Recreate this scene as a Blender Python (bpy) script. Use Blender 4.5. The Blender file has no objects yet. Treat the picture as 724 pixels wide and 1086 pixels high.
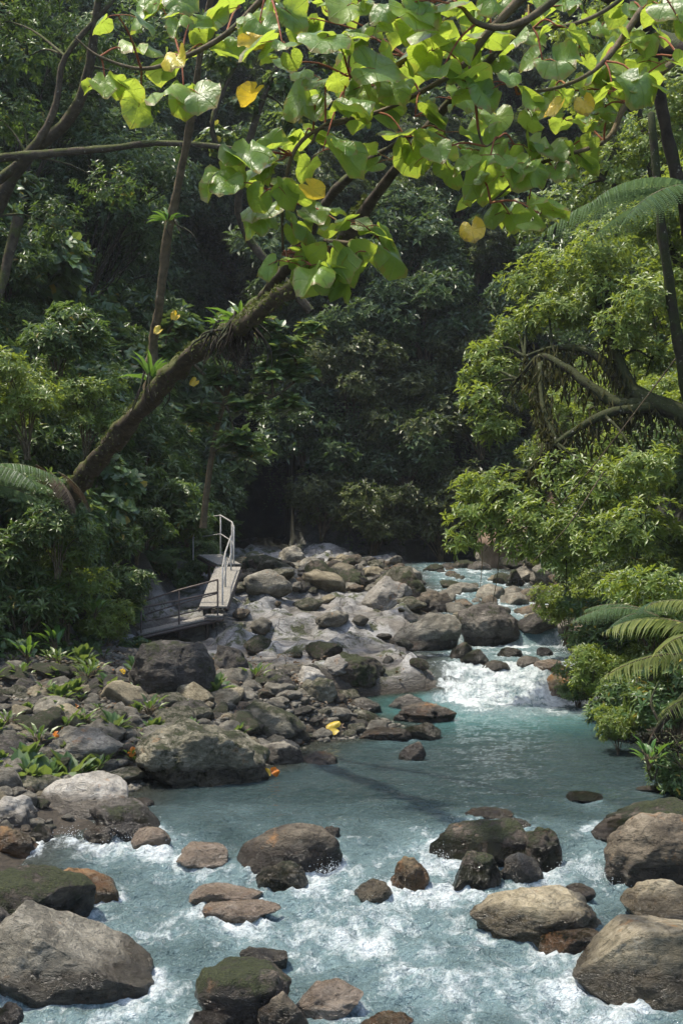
import bpy, math, random
import numpy as np
from mathutils import Vector, Matrix

R = math.radians
random.seed(7)
rng = np.random.default_rng(7)
SC = bpy.context.scene
COL = SC.collection

# ------------------------------------------------------------------ camera, sky, sun, exposure
CAM_H = 3.5
cam = bpy.data.cameras.new('camera')
cam.sensor_fit = 'VERTICAL'; cam.sensor_height = 36; cam.sensor_width = 24
cam.lens = 50; cam.clip_start = .1; cam.clip_end = 600
camo = bpy.data.objects.new('camera', cam); COL.objects.link(camo)
camo.location = (0, 0, CAM_H); camo.rotation_euler = (R(90), 0, 0)
SC.camera = camo
SUN = Vector((-.36, .05, .92)).normalized()        # towards the sun
elev = math.asin(SUN.z); azim = math.atan2(SUN.x, SUN.y)
w = bpy.data.worlds.new('World'); SC.world = w; w.use_nodes = True
nt = w.node_tree; bg = nt.nodes['Background']
sky = nt.nodes.new('ShaderNodeTexSky'); sky.sky_type = 'NISHITA'; sky.sun_disc = False
sky.sun_elevation = elev; sky.sun_rotation = azim; sky.dust_density = 2.5
nt.links.new(sky.outputs[0], bg.inputs[0]); bg.inputs[1].default_value = .15
sl = bpy.data.lights.new('sun', 'SUN'); sl.energy = 2.3; sl.angle = R(1.2); sl.color = (1, .93, .80)
so = bpy.data.objects.new('sun', sl); COL.objects.link(so)
so.rotation_euler = (-SUN).to_track_quat('-Z', 'Y').to_euler(); so.location = (-20, 10, 40)
SC.view_settings.view_transform = 'Standard'; SC.view_settings.look = 'None'
SC.view_settings.gamma = 1; SC.view_settings.use_curve_mapping = False
SC.view_settings.exposure = 1.5
SC.cycles.max_bounces = 6; SC.cycles.diffuse_bounces = 3; SC.cycles.glossy_bounces = 3
SC.cycles.transmission_bounces = 4; SC.cycles.transparent_max_bounces = 8
SC.cycles.sample_clamp_indirect = 4

F = 1086 * 50 / 36
def P(px, py, Y):
    """a place in the valley given by its direction from the camera and its distance"""
    return np.array([(px - 362) / F * Y, Y, CAM_H - (py - 543) / F * Y])

# ------------------------------------------------------------------ noise
_perm = np.random.default_rng(3).permutation(256); _perm = np.concatenate([_perm] * 3)
_g = np.random.default_rng(4).normal(size=(256, 3)); _g /= np.linalg.norm(_g, axis=1)[:, None]
def perlin(p):
    p = np.asarray(p, float); i = np.floor(p).astype(int); f = p - i; i &= 255
    u = f * f * f * (f * (f * 6 - 15) + 10)
    out = 0
    for dx in (0, 1):
        for dy in (0, 1):
            for dz in (0, 1):
                h = _perm[_perm[_perm[i[:, 0] + dx] + i[:, 1] + dy] + i[:, 2] + dz]
                g = _g[h]
                d = (g * (f - np.array([dx, dy, dz]))).sum(1)
                wt = (u[:, 0] if dx else 1 - u[:, 0]) * (u[:, 1] if dy else 1 - u[:, 1]) * (u[:, 2] if dz else 1 - u[:, 2])
                out = out + wt * d
    return out * 1.5
def fbm(p, n=4, gain=.5):
    a, s, o = 1, 1, 0
    for k in range(n):
        o = o + a * perlin(p * s + 17.3 * k); a *= gain; s *= 2.03
    return o
def ridged(p, n=4):
    a, s, o = 1, 1, 0
    for k in range(n):
        o = o + a * (1 - np.abs(perlin(p * s + 9.1 * k)) * 2); a *= .5; s *= 2.1
    return o / 1.9
def P3(x, y, z=0.):
    x, y = np.broadcast_arrays(np.asarray(x, float), np.asarray(y, float))
    return np.stack([x.ravel(), y.ravel(), np.full(x.size, z)], 1)
def sm(a, b, x):
    t = np.clip((x - a) / (b - a), 0, 1); return t * t * (3 - 2 * t)

def zone(x_, y_, z_):
    px = 362 + x_ / y_ * F; py = 543 - (z_ - CAM_H) / y_ * F
    col = 0 if px < 75 else 1 if px < 160 else 2 if px < 240 else 3 if px < 330 else 4 if px < 420 else 5 if px < 500 else 6 if px < 580 else 7 if px < 655 else 8
    row = 0 if py < 90 else 1 if py < 190 else 2 if py < 290 else 3 if py < 390 else 4 if py < 490 else 5 if py < 600 else 6
    c = ['close to the left edge', 'near the foot of the leaning trunk', 'left of the walkway railing', 'straight above the dark ravine', 'left of the middle, above the boulder field',
         'right of the middle, above the upper stream', 'by the drooping outer twigs of the mossy tree', 'around the arching mossy limbs', 'close to the right edge'][col]
    r = ['at the very top', 'behind the heart-shaped leaves', 'at the height of the fork air plant or above', 'level with the trunk fork', 'level with the left fern', 'level with the walkway rails', 'just above the stones'][row]
    return c + ', ' + r
# ------------------------------------------------------------------ the valley's shape
def water_level(Y):
    Y = np.asarray(Y, float)
    return (-.42 + .2 * sm(9, 13.2, Y) + .22 * sm(13.4, 16.2, Y) + .55 * sm(26.0, 27.5, Y)
            + .42 * sm(31.3, 31.75, Y) + .3 * sm(33, 38, Y) + .4 * sm(38, 47, Y))
_xL = ([-10, 8, 11, 13.3, 15.5, 17.2, 18.4, 19.4, 21.4, 22.4, 23.2, 24.2, 25, 26.3, 26.6, 27.6, 31, 36, 42, 48, 53],
       [-6, -4.6, -3.7, -3.4, -3.1, -2.8, -2.5, -1.1, -.4, .5, .9, .7, .3, .3, 1.75, 1.55, 1.7, 2.1, 2.2, 2.0, 2.4])
_xR = ([-10, 8, 18, 22, 25.8, 26.6, 28, 31, 36, 42, 48, 53], [8, 6.4, 5.2, 4.9, 4.9, 4.4, 5.0, 5.2, 5.9, 5.6, 5.2, 4.6])
_sh = ([-10, 9, 20, 24, 26.4, 26.8, 28, 31, 35, 40, 46, 54], [.1, .15, .22, .45, .45, .35, .62, .85, 1.3, 1.65, 1.85, 2.0])
_tL = ([-20, 10, 20, 24, 28, 31, 35, 40, 47, 53, 60, 70], [-9, -6.6, -6.2, -5.9, -4.6, -4.4, -4.1, -4.3, -4.6, -5.6, -6.4, -6])
_tR = ([-20, 10, 18, 22, 26, 30, 35, 42, 48, 56, 70], [10, 7.2, 5.7, 5.2, 5.1, 5.4, 6.1, 6.2, 6, 6, 6])
def ground(x, Y, detail=True):
    x = np.asarray(x, float); Y = np.asarray(Y, float); x, Y = np.broadcast_arrays(x, Y)
    shp = x.shape; x = x.ravel(); Y = Y.ravel()
    W = water_level(Y)
    n1 = fbm(P3(x * .5, Y * .5, 3.), 3)
    xl = np.interp(Y, *_xL) + .25 * n1; xr = np.interp(Y, *_xR) + .2 * n1
    s = np.minimum(x - xl, xr - x)
    shelf = np.interp(Y, *_sh)
    out = np.clip(-s, 0, 99)
    up = np.where(Y < 26.6, shelf + .1 * out, shelf + .03 * out)
    bank = W + (up - W) * sm(0, np.where(Y < 26.6, 1.3, .6), out)
    g = np.where(s > 0, W - np.clip(.32 * s, 0, .6), bank)
    rocky = sm(26.4, 27.2, Y) * sm(.0, .5, -s) * sm(.3, 1.2, np.interp(Y, *_tR) + .6 - x)
    if detail:
        pr = P3(x * .42 + .25 * n1, Y * .30, 8.)
        rd = ridged(pr, 4)
        g = g - .5 * np.exp(-((x + 3.5) / 1.3) ** 2 - ((Y - 31) / 1.2) ** 2)
        rd = ridged(pr, 2)
        g = g + rocky * ((rd - .6) * .6 + .07 * fbm(P3(x * 2, Y * 1.4, 2.), 4) + .14 * fbm(P3(x * .7, Y * .6, 5.), 2))
        bl = fbm(P3(x * .9 + .6 * n1, Y * .55, 21.), 2) * 3
        g = g + rocky * .11 * (np.floor(bl * 2) / 2 + sm(.0, .25, (bl * 2) % 1) / 2) 
        g = np.where(rocky > .5, np.maximum(g, W + .05 + .25 * np.abs(n1)), g)
        g = g + (1 - rocky) * .05 * fbm(P3(x * 1.3, Y * 1.3, 1.), 4) * sm(-.3, .5, -s)
    tl = np.interp(Y, *_tL) + .7 * fbm(P3(Y * .25, Y * 0, 5.), 2)
    tr = np.interp(Y, *_tR)
    n2 = fbm(P3(x * .22, Y * .22, 11.), 4)
    dl = np.clip(tl - x, 0, 80); dr = np.clip(x - tr, 0, 80)
    hl = np.where(dl < 15, dl * 1.5, 22.5 + (dl - 15) * .6) * sm(-12, 18, Y) + dl * .1
    hr = np.where(dr < 14, dr * 1.35, 18.9 + (dr - 14) * .7) * sm(-12, 18, Y) + dr * .1
    cy = 52.5 + 11 * sm(-1.7, -2.6, x) * sm(-9, -6, x) + 1.5 * n2
    dc = np.clip(Y - cy, 0, 90)
    hc = np.where(dc < 2.6, dc * 3.6, 9.4 + (dc - 2.6) * 2.1)
    h = np.maximum(np.maximum(hl, hr), hc)
    h = h + np.clip(h, 0, 3) * .35 * n2
    h = np.where(h > 30, 30 + (h - 30) * .06, h)
    return (g + h).reshape(shp)
def axis(parts):
    out = []
    for a, b, st in parts: out.append(np.arange(a, b, st))
    out.append([parts[-1][1]]); return np.concatenate(out)
xs = axis([(-80, -20, 3), (-20, -8, .5), (-8, -4, .16), (-4, 6, .075), (6, 9, .16), (9, 20, .5), (20, 80, 3)])
ys = axis([(-30, 6, 2), (6, 16, .12), (16, 40, .085), (40, 54, .12), (54, 75, .3), (75, 150, 3)])
GX, GY = np.meshgrid(xs, ys); GZ = ground(GX, GY)
def gfast(x, Y):
    x = np.asarray(x, float); Y = np.asarray(Y, float)
    i = np.clip(np.searchsorted(xs, x) - 1, 0, len(xs) - 2); j = np.clip(np.searchsorted(ys, Y) - 1, 0, len(ys) - 2)
    u = np.clip((x - xs[i]) / (xs[i + 1] - xs[i]), 0, 1); v = np.clip((Y - ys[j]) / (ys[j + 1] - ys[j]), 0, 1)
    return (GZ[j, i] * (1 - u) + GZ[j, i + 1] * u) * (1 - v) + (GZ[j + 1, i] * (1 - u) + GZ[j + 1, i + 1] * u) * v
def G(x, Y):
    return float(gfast(x, Y))
def on_surface(px, py, water=True, dy=0):
    """follow the line of sight through a photo pixel until it meets water or ground"""
    Ys = np.arange(8.5, 60, .05)
    x = (px - 362) / F * Ys; z = CAM_H - (py - 543) / F * Ys
    s = np.maximum(water_level(Ys), gfast(x, Ys)) if not water else water_level(Ys)
    k = np.argmax(z <= s) if (z <= s).any() else len(Ys) - 1
    return float(x[k]), float(Ys[k]), float(s[k])

# ------------------------------------------------------------------ mesh helpers
def mesh_np(name, V, faces, mat=None, smooth=True, attrs=None, uv=None):
    """faces: list of int arrays (n,3) or (n,4)"""
    me = bpy.data.meshes.new(name)
    V = np.asarray(V, np.float32)
    faces = [np.asarray(f, np.int32) for f in faces if len(f)]
    nl = sum(f.size for f in faces); nf = sum(len(f) for f in faces)
    me.vertices.add(len(V)); me.vertices.foreach_set('co', V.ravel())
    me.loops.add(nl); me.polygons.add(nf)
    idx = np.concatenate([f.ravel() for f in faces])
    tot = np.concatenate([np.full(len(f), f.shape[1], np.int32) for f in faces])
    st = np.concatenate([[0], np.cumsum(tot)[:-1]]).astype(np.int32)
    me.loops.foreach_set('vertex_index', idx)
    me.polygons.foreach_set('loop_start', st); me.polygons.foreach_set('loop_total', tot)
    me.polygons.foreach_set('use_smooth', np.full(nf, smooth))
    if attrs:
        for k, v in attrs.items():
            a = me.attributes.new(k, 'FLOAT', 'POINT'); a.data.foreach_set('value', np.asarray(v, np.float32))
    if uv is not None:
        a = me.attributes.new('leafuv', 'FLOAT_VECTOR', 'POINT')
        a.data.foreach_set('vector', np.asarray(uv, np.float32).ravel())
    me.update(calc_edges=True)
    if mat: me.materials.append(mat)
    return me
def obj(name, me, parent=None, loc=(0, 0, 0), rot=(0, 0, 0), scale=(1, 1, 1)):
    o = bpy.data.objects.new(name, me); COL.objects.link(o)
    o.location = loc; o.rotation_euler = rot; o.scale = scale
    if parent: o.parent = parent
    return o
def tag(o, label=None, cat=None, group=None, kind=None):
    if label: o['label'] = label
    if cat: o['category'] = cat
    if group: o['group'] = group
    if kind: o['kind'] = kind
    return o
def empty(name, loc, label, cat, group=None, rot=(0, 0, 0), scale=1.):
    o = bpy.data.objects.new(name, None); COL.objects.link(o); o.empty_display_size = .2
    o.location = loc; o.rotation_euler = rot; o.scale = (scale,) * 3
    return tag(o, label, cat, group)
def copy_tree(root, loc, rot, scale, label=None, group=None):
    r = root.copy(); COL.objects.link(r)
    r.location = loc; r.rotation_euler = rot; r.scale = (scale,) * 3 if not hasattr(scale, '__len__') else scale
    if label: r['label'] = label
    if group: r['group'] = group
    for ch in list(root.children):
        c = ch.copy(); COL.objects.link(c); c.parent = r
    return r
class Tubes:
    """tapered tubes gathered into one mesh"""
    def __init__(s): s.V = []; s.Q = []; s.n = 0
    def add(s, pts, radii, seg=7, rough=0., fine=4, seed=0):
        pts = np.asarray(pts, float)
        radii = np.interp(np.linspace(0, 1, len(pts)), np.linspace(0, 1, len(radii)), radii) if len(radii) != len(pts) else np.asarray(radii, float)
        if len(pts) > 2 and fine > 1:
            q = np.vstack([2 * pts[0] - pts[1], pts, 2 * pts[-1] - pts[-2]]); out = []; rr = []
            for i in range(1, len(q) - 2):
                for t in np.linspace(0, 1, fine, endpoint=False):
                    out.append(.5 * ((2 * q[i]) + (-q[i - 1] + q[i + 1]) * t + (2 * q[i - 1] - 5 * q[i] + 4 * q[i + 1] - q[i + 2]) * t * t
                                     + (-q[i - 1] + 3 * q[i] - 3 * q[i + 1] + q[i + 2]) * t ** 3))
                    rr.append(radii[i - 1] * (1 - t) + radii[i] * t)
            out.append(q[-2]); rr.append(radii[-1]); pts = np.array(out); radii = np.array(rr)
        T = np.gradient(pts, axis=0); T /= np.linalg.norm(T, axis=1)[:, None] + 1e-9
        ref = np.array([0, 0, 1.]) if abs(T[0][2]) < .9 else np.array([1., 0, 0])
        A = np.cross(T, ref); A /= np.linalg.norm(A, axis=1)[:, None] + 1e-9; B = np.cross(T, A)
        th = np.linspace(0, 2 * np.pi, seg, endpoint=False)
        ring = A[:, None] * np.cos(th)[None, :, None] + B[:, None] * np.sin(th)[None, :, None]
        r = radii[:, None, None] * np.ones((1, seg, 1))
        if rough:
            nn = fbm((pts[:, None] + ring * r * 2).reshape(-1, 3) * (1.2 / max(radii.max(), .02)) * .35 + seed, 3).reshape(len(pts), seg, 1)
            r = r * (1 + rough * nn)
        V = (pts[:, None] + ring * r).reshape(-1, 3)
        m, k = len(pts), seg
        i = np.arange(m - 1)[:, None] * k; j = np.arange(k)[None]; j2 = (j + 1) % k
        Q = np.stack([i + j, i + j2, i + k + j2, i + k + j], -1).reshape(-1, 4) + s.n
        s.V.append(V); s.Q.append(Q); s.n += len(V)
        # end cap
        s.V.append(pts[-1:] + T[-1:] * radii[-1] * .6); tip = s.n; s.n += 1
        e = tip - k + np.arange(k); s.Q.append(np.stack([e, np.roll(e, -1), np.full(k, tip), np.full(k, tip)], -1)[:, :4])
        return s
    def mesh(s, name, mat):
        T4 = [q for q in s.Q]; A = np.concatenate(T4)
        tri = A[:, 2] == A[:, 3]
        return mesh_np(name, np.concatenate(s.V), [A[~tri], A[tri][:, :3]], mat)

# leaf shapes: verts in (along, across, up), faces
def leaf_template(kind):
    if kind == 'kite':
        V = [(0, 0, 0), (.45, -.5, .12), (1, 0, -.12), (.45, .5, .12)]
        return np.array(V), [(0, 1, 2), (0, 2, 3)], []
    if kind == 'lance':
        V = [(0, 0, 0), (.33, -.46, .1), (.33, 0, .0), (.33, .46, .1), (.7, -.36, .0), (.7, 0, -.06), (.7, .36, 0), (1, 0, -.22)]
        return np.array(V), [(0, 1, 2), (0, 2, 3), (4, 7, 5), (5, 7, 6)], [(1, 4, 5, 2), (2, 5, 6, 3)]
    if kind == 'round':
        V = [(0, 0, 0), (-.06, -.3, .04), (.25, -.5, .08), (.65, -.45, .03), (1, 0, -.12), (.65, .45, .03), (.25, .5, .08), (-.06, .3, .04), (.5, 0, -.03)]
        n = 9; f = [(0, 1, 8), (1, 2, 8), (2, 3, 8), (3, 4, 8), (4, 5, 8), (5, 6, 8), (6, 7, 8), (7, 0, 8)]
        return np.array(V), f, []
_T = {k: leaf_template(k) for k in ('kite', 'lance', 'round')}
def unit(a): return a / (np.linalg.norm(a, axis=-1, keepdims=True) + 1e-9)
def leaves(name, B, D, U, L, ratio, kind, mat, tint=None, droop=1.):
    T, tri, quad = _T[kind]; n = len(B)
    D = unit(D); S = unit(np.cross(D, U)); N = np.cross(S, D)
    L = np.broadcast_to(L, (n,)).reshape(-1, 1, 1)
    V = B[:, None] + L * (D[:, None] * T[None, :, 0:1] + S[:, None] * T[None, :, 1:2] * ratio + N[:, None] * T[None, :, 2:3] * droop)
    off = (np.arange(n) * len(T))[:, None, None]
    fs = [(np.array(tri)[None] + off).reshape(-1, 3)]
    if quad: fs.append((np.array(quad)[None] + off).reshape(-1, 4))
    if tint is None: tint = rng.random(n)
    return mesh_np(name, V.reshape(-1, 3), fs, mat, smooth=False, attrs={'tint': np.repeat(tint, len(T))})
def rosettes(centres, outs, nleaf, L, spread=.5, jitter=.25):
    """leaves set round each twig end; returns B, D, U"""
    n = len(centres); o = unit(outs)
    a = unit(np.cross(o, rng.normal(size=(n, 3)))); b = np.cross(o, a)
    k = np.arange(nleaf)[None]; th = k * 2.399 + rng.random((n, 1)) * 6.28
    t = spread * (1 - k / nleaf) * .5 + rng.normal(size=(n, nleaf)) * jitter + .25
    rad = a[:, None] * np.cos(th)[..., None] + b[:, None] * np.sin(th)[..., None]
    D = rad * np.cos(t)[..., None] + o[:, None] * np.sin(t)[..., None]
    U = o[:, None] * np.cos(t)[..., None] - rad * np.sin(t)[..., None]
    B = centres[:, None] - o[:, None] * (k / nleaf * L * .35)[..., None] + rad * L * .04
    return B.reshape(-1, 3), D.reshape(-1, 3), U.reshape(-1, 3)
def cloud(blobs, nros, shell=.5):
    """twig ends spread through blobs (x,y,z,r): position and outward direction"""
    C = []; O = []
    tot = sum(b[3] ** 2 for b in blobs)
    for (x, y, z, r) in blobs:
        m = max(3, int(nros * r * r / tot))
        d = unit(rng.normal(size=(m, 3))); rr = r * (shell + (1 - shell) * rng.random((m, 1)) ** .6)
        d[:, 2] = d[:, 2] * .8 + .12
        lump = 1 + .35 * fbm(d * 1.6 + x * 3 + z, 2)[:, None]
        C.append(np.array([x, y, z]) + d * rr * lump * np.array([1, 1, .8])); O.append(d + np.array([0, 0, .75]))
    return np.concatenate(C), np.concatenate(O)

# ------------------------------------------------------------------ materials
class N:
    def __init__(s, name):
        s.m = bpy.data.materials.new(name); s.m.use_nodes = True; s.t = s.m.node_tree
        s.t.nodes.clear(); s.out = s.t.nodes.new('ShaderNodeOutputMaterial')
    def n(s, typ, ins=None, **kw):
        x = s.t.nodes.new('ShaderNode' + typ)
        for k, v in kw.items(): setattr(x, k, v)
        for k, v in (ins or {}).items():
            sock = x.inputs[k]
            if isinstance(v, bpy.types.NodeSocket): s.t.links.new(v, sock)
            else: sock.default_value = v
        return x
    def attr(s, name): return s.n('Attribute', attribute_name=name)
    def noise(s, vec, scale, detail=5, rough=.55, dist=0.):
        return s.n('TexNoise', {'Vector': vec, 'Scale': scale, 'Detail': detail, 'Roughness': rough, 'Distortion': dist}).outputs['Fac']
    def ramp(s, fac, stops, interp='LINEAR'):
        r = s.n('ValToRGB', {'Fac': fac}); r.color_ramp.interpolation = interp
        e = r.color_ramp.elements
        while len(e) < len(stops): e.new(.5)
        for k, (p, c) in enumerate(stops):
            e[k].position = p; e[k].color = (*c, 1) if len(c) == 3 else c
        return r.outputs[0]
    def mix(s, f, a, b, mode='MIX'):
        m = s.n('MixRGB', {'Fac': f, 'Color1': a if isinstance(a, bpy.types.NodeSocket) else (*a, 1), 'Color2': b if isinstance(b, bpy.types.NodeSocket) else (*b, 1)}, blend_type=mode)
        return m.outputs[0]
    def math(s, op, a, b=0., c=0., clamp=False):
        return s.n('Math', {0: a, 1: b, 2: c}, operation=op, use_clamp=clamp).outputs[0]
    def mapr(s, v, a, b, c=0., d=1.):
        return s.n('MapRange', {'Value': v, 'From Min': a, 'From Max': b, 'To Min': c, 'To Max': d}, clamp=True).outputs[0]
    def bump(s, h, dist, strength=1., normal=None):
        i = {'Height': h, 'Distance': dist, 'Strength': strength}
        if normal is not None: i['Normal'] = normal
        return s.n('Bump', i).outputs[0]
    def scalev(s, vec, sc): return s.n('Mapping', {'Vector': vec, 'Scale': sc}).outputs[0]
    def done(s, shader): s.t.links.new(shader, s.out.inputs['Surface']); return s.m

def leaf_mat(name, dark, mid, light, rough=.42, trans=.35, tcol=(.16, .26, .03), spec=.5, odd=None):
    n = N(name); tint = n.attr('tint').outputs['Fac']
    oi = n.n('ObjectInfo').outputs['Random']
    f = n.math('ADD', n.math('MULTIPLY', tint, .75), n.math('MULTIPLY', oi, .25))
    stops = [(0, dark), (.5, mid), (.93, light)]
    if odd: stops += [(.975, light), (.985, odd)]
    c = n.ramp(f if not odd else tint, stops)
    pos = n.n('NewGeometry')
    big = n.noise(pos.outputs['Position'], 1.1, 2)
    c = n.mix(n.mapr(big, .3, .75, 0, .45), c, tuple(v * .55 for v in dark))
    p = n.n('BsdfPrincipled', {'Base Color': c, 'Roughness': rough, 'Specular IOR Level': spec})
    tc = n.mix(.55, c, tcol)
    tr = n.n('BsdfTranslucent', {'Color': tc})
    mx = n.n('MixShader', {0: trans, 1: p.outputs[0], 2: tr.outputs[0]})
    return n.done(mx.outputs[0])

M = {}
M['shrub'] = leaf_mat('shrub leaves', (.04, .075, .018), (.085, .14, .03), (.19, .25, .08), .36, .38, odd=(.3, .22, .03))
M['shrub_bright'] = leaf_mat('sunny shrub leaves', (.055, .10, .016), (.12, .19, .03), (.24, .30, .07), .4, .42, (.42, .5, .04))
M['broad'] = leaf_mat('broad leaves', (.035, .08, .022), (.07, .135, .035), (.15, .22, .08), .38, .38, (.3, .38, .06), odd=(.4, .28, .03))
M['far'] = leaf_mat('far leaves', (.02, .045, .014), (.065, .11, .035), (.18, .23, .11), .38, .3)
M['far_olive'] = leaf_mat('far olive leaves', (.035, .05, .015), (.09, .105, .03), (.2, .21, .08), .42, .3)
M['fern'] = leaf_mat('fern fronds', (.05, .10, .045), (.085, .15, .07), (.13, .21, .10), .5, .35, (.2, .3, .1))
M['palm'] = leaf_mat('palm leaflets', (.2, .25, .08), (.3, .34, .13), (.42, .44, .22), .35, .4, (.4, .45, .1))
M['herb'] = leaf_mat('herb leaves', (.04, .10, .02), (.07, .17, .03), (.13, .26, .05), .35, .4, (.25, .4, .04))
M['dead'] = leaf_mat('dead leaves', (.07, .045, .025), (.12, .08, .045), (.2, .15, .09), .7, .15, (.2, .12, .04))
M['yellow'] = leaf_mat('yellow leaf', (.6, .32, .02), (.7, .4, .02), (.75, .5, .03), .4, .3, (.8, .5, .02))
M['orange'] = leaf_mat('orange leaf', (.5, .16, .02), (.6, .2, .02), (.65, .26, .03), .4, .3, (.8, .3, .02))

def big_leaf_mat(name, cols, tcol, trans):
    n = N(name); tint = n.attr('tint').outputs['Fac']
    c = n.ramp(tint, [(0, cols[0]), (.45, cols[1]), (.8, cols[2]), (1, cols[3])])
    uv = n.attr('leafuv').outputs['Vector']
    edge = n.math('ADD', n.n('VectorMath', {0: uv}, operation='LENGTH').outputs['Value'], n.math('MULTIPLY', n.noise(n.n('NewGeometry').outputs['Position'], 22, 4), .5))
    sx = n.n('SeparateXYZ', {0: uv})
    ang = n.math('ARCTAN2', sx.outputs[1], n.math('ADD', sx.outputs[0], .02))
    vein = n.math('ABSOLUTE', n.math('SINE', n.math('MULTIPLY', ang, 4.2)))
    vein = n.mapr(vein, 0, .13, 1, 0)
    pos = n.n('NewGeometry').outputs['Position']
    blotch = n.noise(pos, 9, 4)
    c = n.mix(n.mapr(blotch, .35, .75, 0, .35), c, (.30, .36, .05))
    spots = n.n('TexVoronoi', {'Vector': pos, 'Scale': 26.}).outputs['Distance']
    sp = n.mapr(spots, .05, .12, 1, 0)
    sp = n.math('MULTIPLY', sp, n.mapr(n.noise(pos, 3, 2), .5, .62))
    c = n.mix(sp, c, (.16, .09, .03))
    c2 = n.mix(n.math('MULTIPLY', vein, .5), c, (.28, .36, .12))
    c2 = n.mix(n.mapr(edge, .80, .86, 0, .8), c2, (.20, .12, .04)); c = n.mix(n.mapr(edge, .80, .86, 0, .8), c, (.20, .12, .04))
    bh = n.math('ADD', n.math('MULTIPLY', vein, -.6), n.noise(uv, 7, 3))
    nb = n.bump(bh, .012, .7)
    p = n.n('BsdfPrincipled', {'Base Color': c2, 'Roughness': .38, 'Specular IOR Level': .55, 'Normal': nb})
    tr = n.n('BsdfTranslucent', {'Color': n.mix(n.math('MULTIPLY', vein, .35), n.mix(.6, c, tcol), (.12, .2, .02)), 'Normal': nb})
    mx = n.n('MixShader', {0: trans, 1: p.outputs[0], 2: tr.outputs[0]})
    return n.done(mx.outputs[0])
M['heart'] = big_leaf_mat('heart-shaped leaves', [(.06, .13, .03), (.10, .2, .035), (.17, .27, .04), (.24, .33, .05)], (.55, .68, .06), .5)
M['heart_yellow'] = big_leaf_mat('yellowing heart leaves', [(.55, .35, .03), (.6, .4, .03), (.6, .42, .04), (.55, .45, .05)], (.75, .55, .04), .4)

def bark_mat(name, a, b, moss, mossamt):
    n = N(name); tc = n.n('TexCoord').outputs['Object']
    g = n.n('NewGeometry')
    f = n.noise(tc, 9, 6, .65)
    c = n.ramp(f, [(.3, a), (.7, b)])
    m = n.noise(tc, 3.2, 5)
    nz = n.n('SeparateXYZ', {0: g.outputs['Normal']}).outputs[2]
    mf = n.mapr(n.math('ADD', m, n.math('MULTIPLY', nz, .22)), .62 - mossamt, .72 - mossamt)
    c = n.mix(mf, c, n.ramp(n.noise(tc, 30, 3), [(.3, tuple(v * .5 for v in moss)), (.7, moss)]))
    lich = n.mapr(n.noise(tc, 14, 3), .66, .7)
    c = n.mix(n.math('MULTIPLY', lich, .6), c, (.3, .28, .22))
    nb = n.bump(n.noise(n.scalev(tc, (1, 1, .5)), 26, 6, .7), .02, 1.)
    p = n.n('BsdfPrincipled', {'Base Color': c, 'Roughness': .85, 'Normal': nb, 'Specular IOR Level': .25})
    return n.done(p.outputs[0])
M['bark'] = bark_mat('mossy bark', (.028, .02, .012), (.10, .08, .05), (.075, .085, .018), .12)
M['bark_dark'] = bark_mat('dark bark', (.02, .015, .01), (.06, .045, .03), (.035, .045, .012), .1)
M['bark_moss'] = bark_mat('moss-hung bark', (.015, .012, .006), (.04, .034, .016), (.035, .042, .01), .25)
M['twig'] = bark_mat('twig bark', (.05, .04, .02), (.16, .12, .07), (.08, .1, .03), .0)
M['petiole'] = bark_mat('leaf stalk', (.2, .05, .03), (.28, .12, .05), (.2, .2, .05), -.1)

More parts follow.
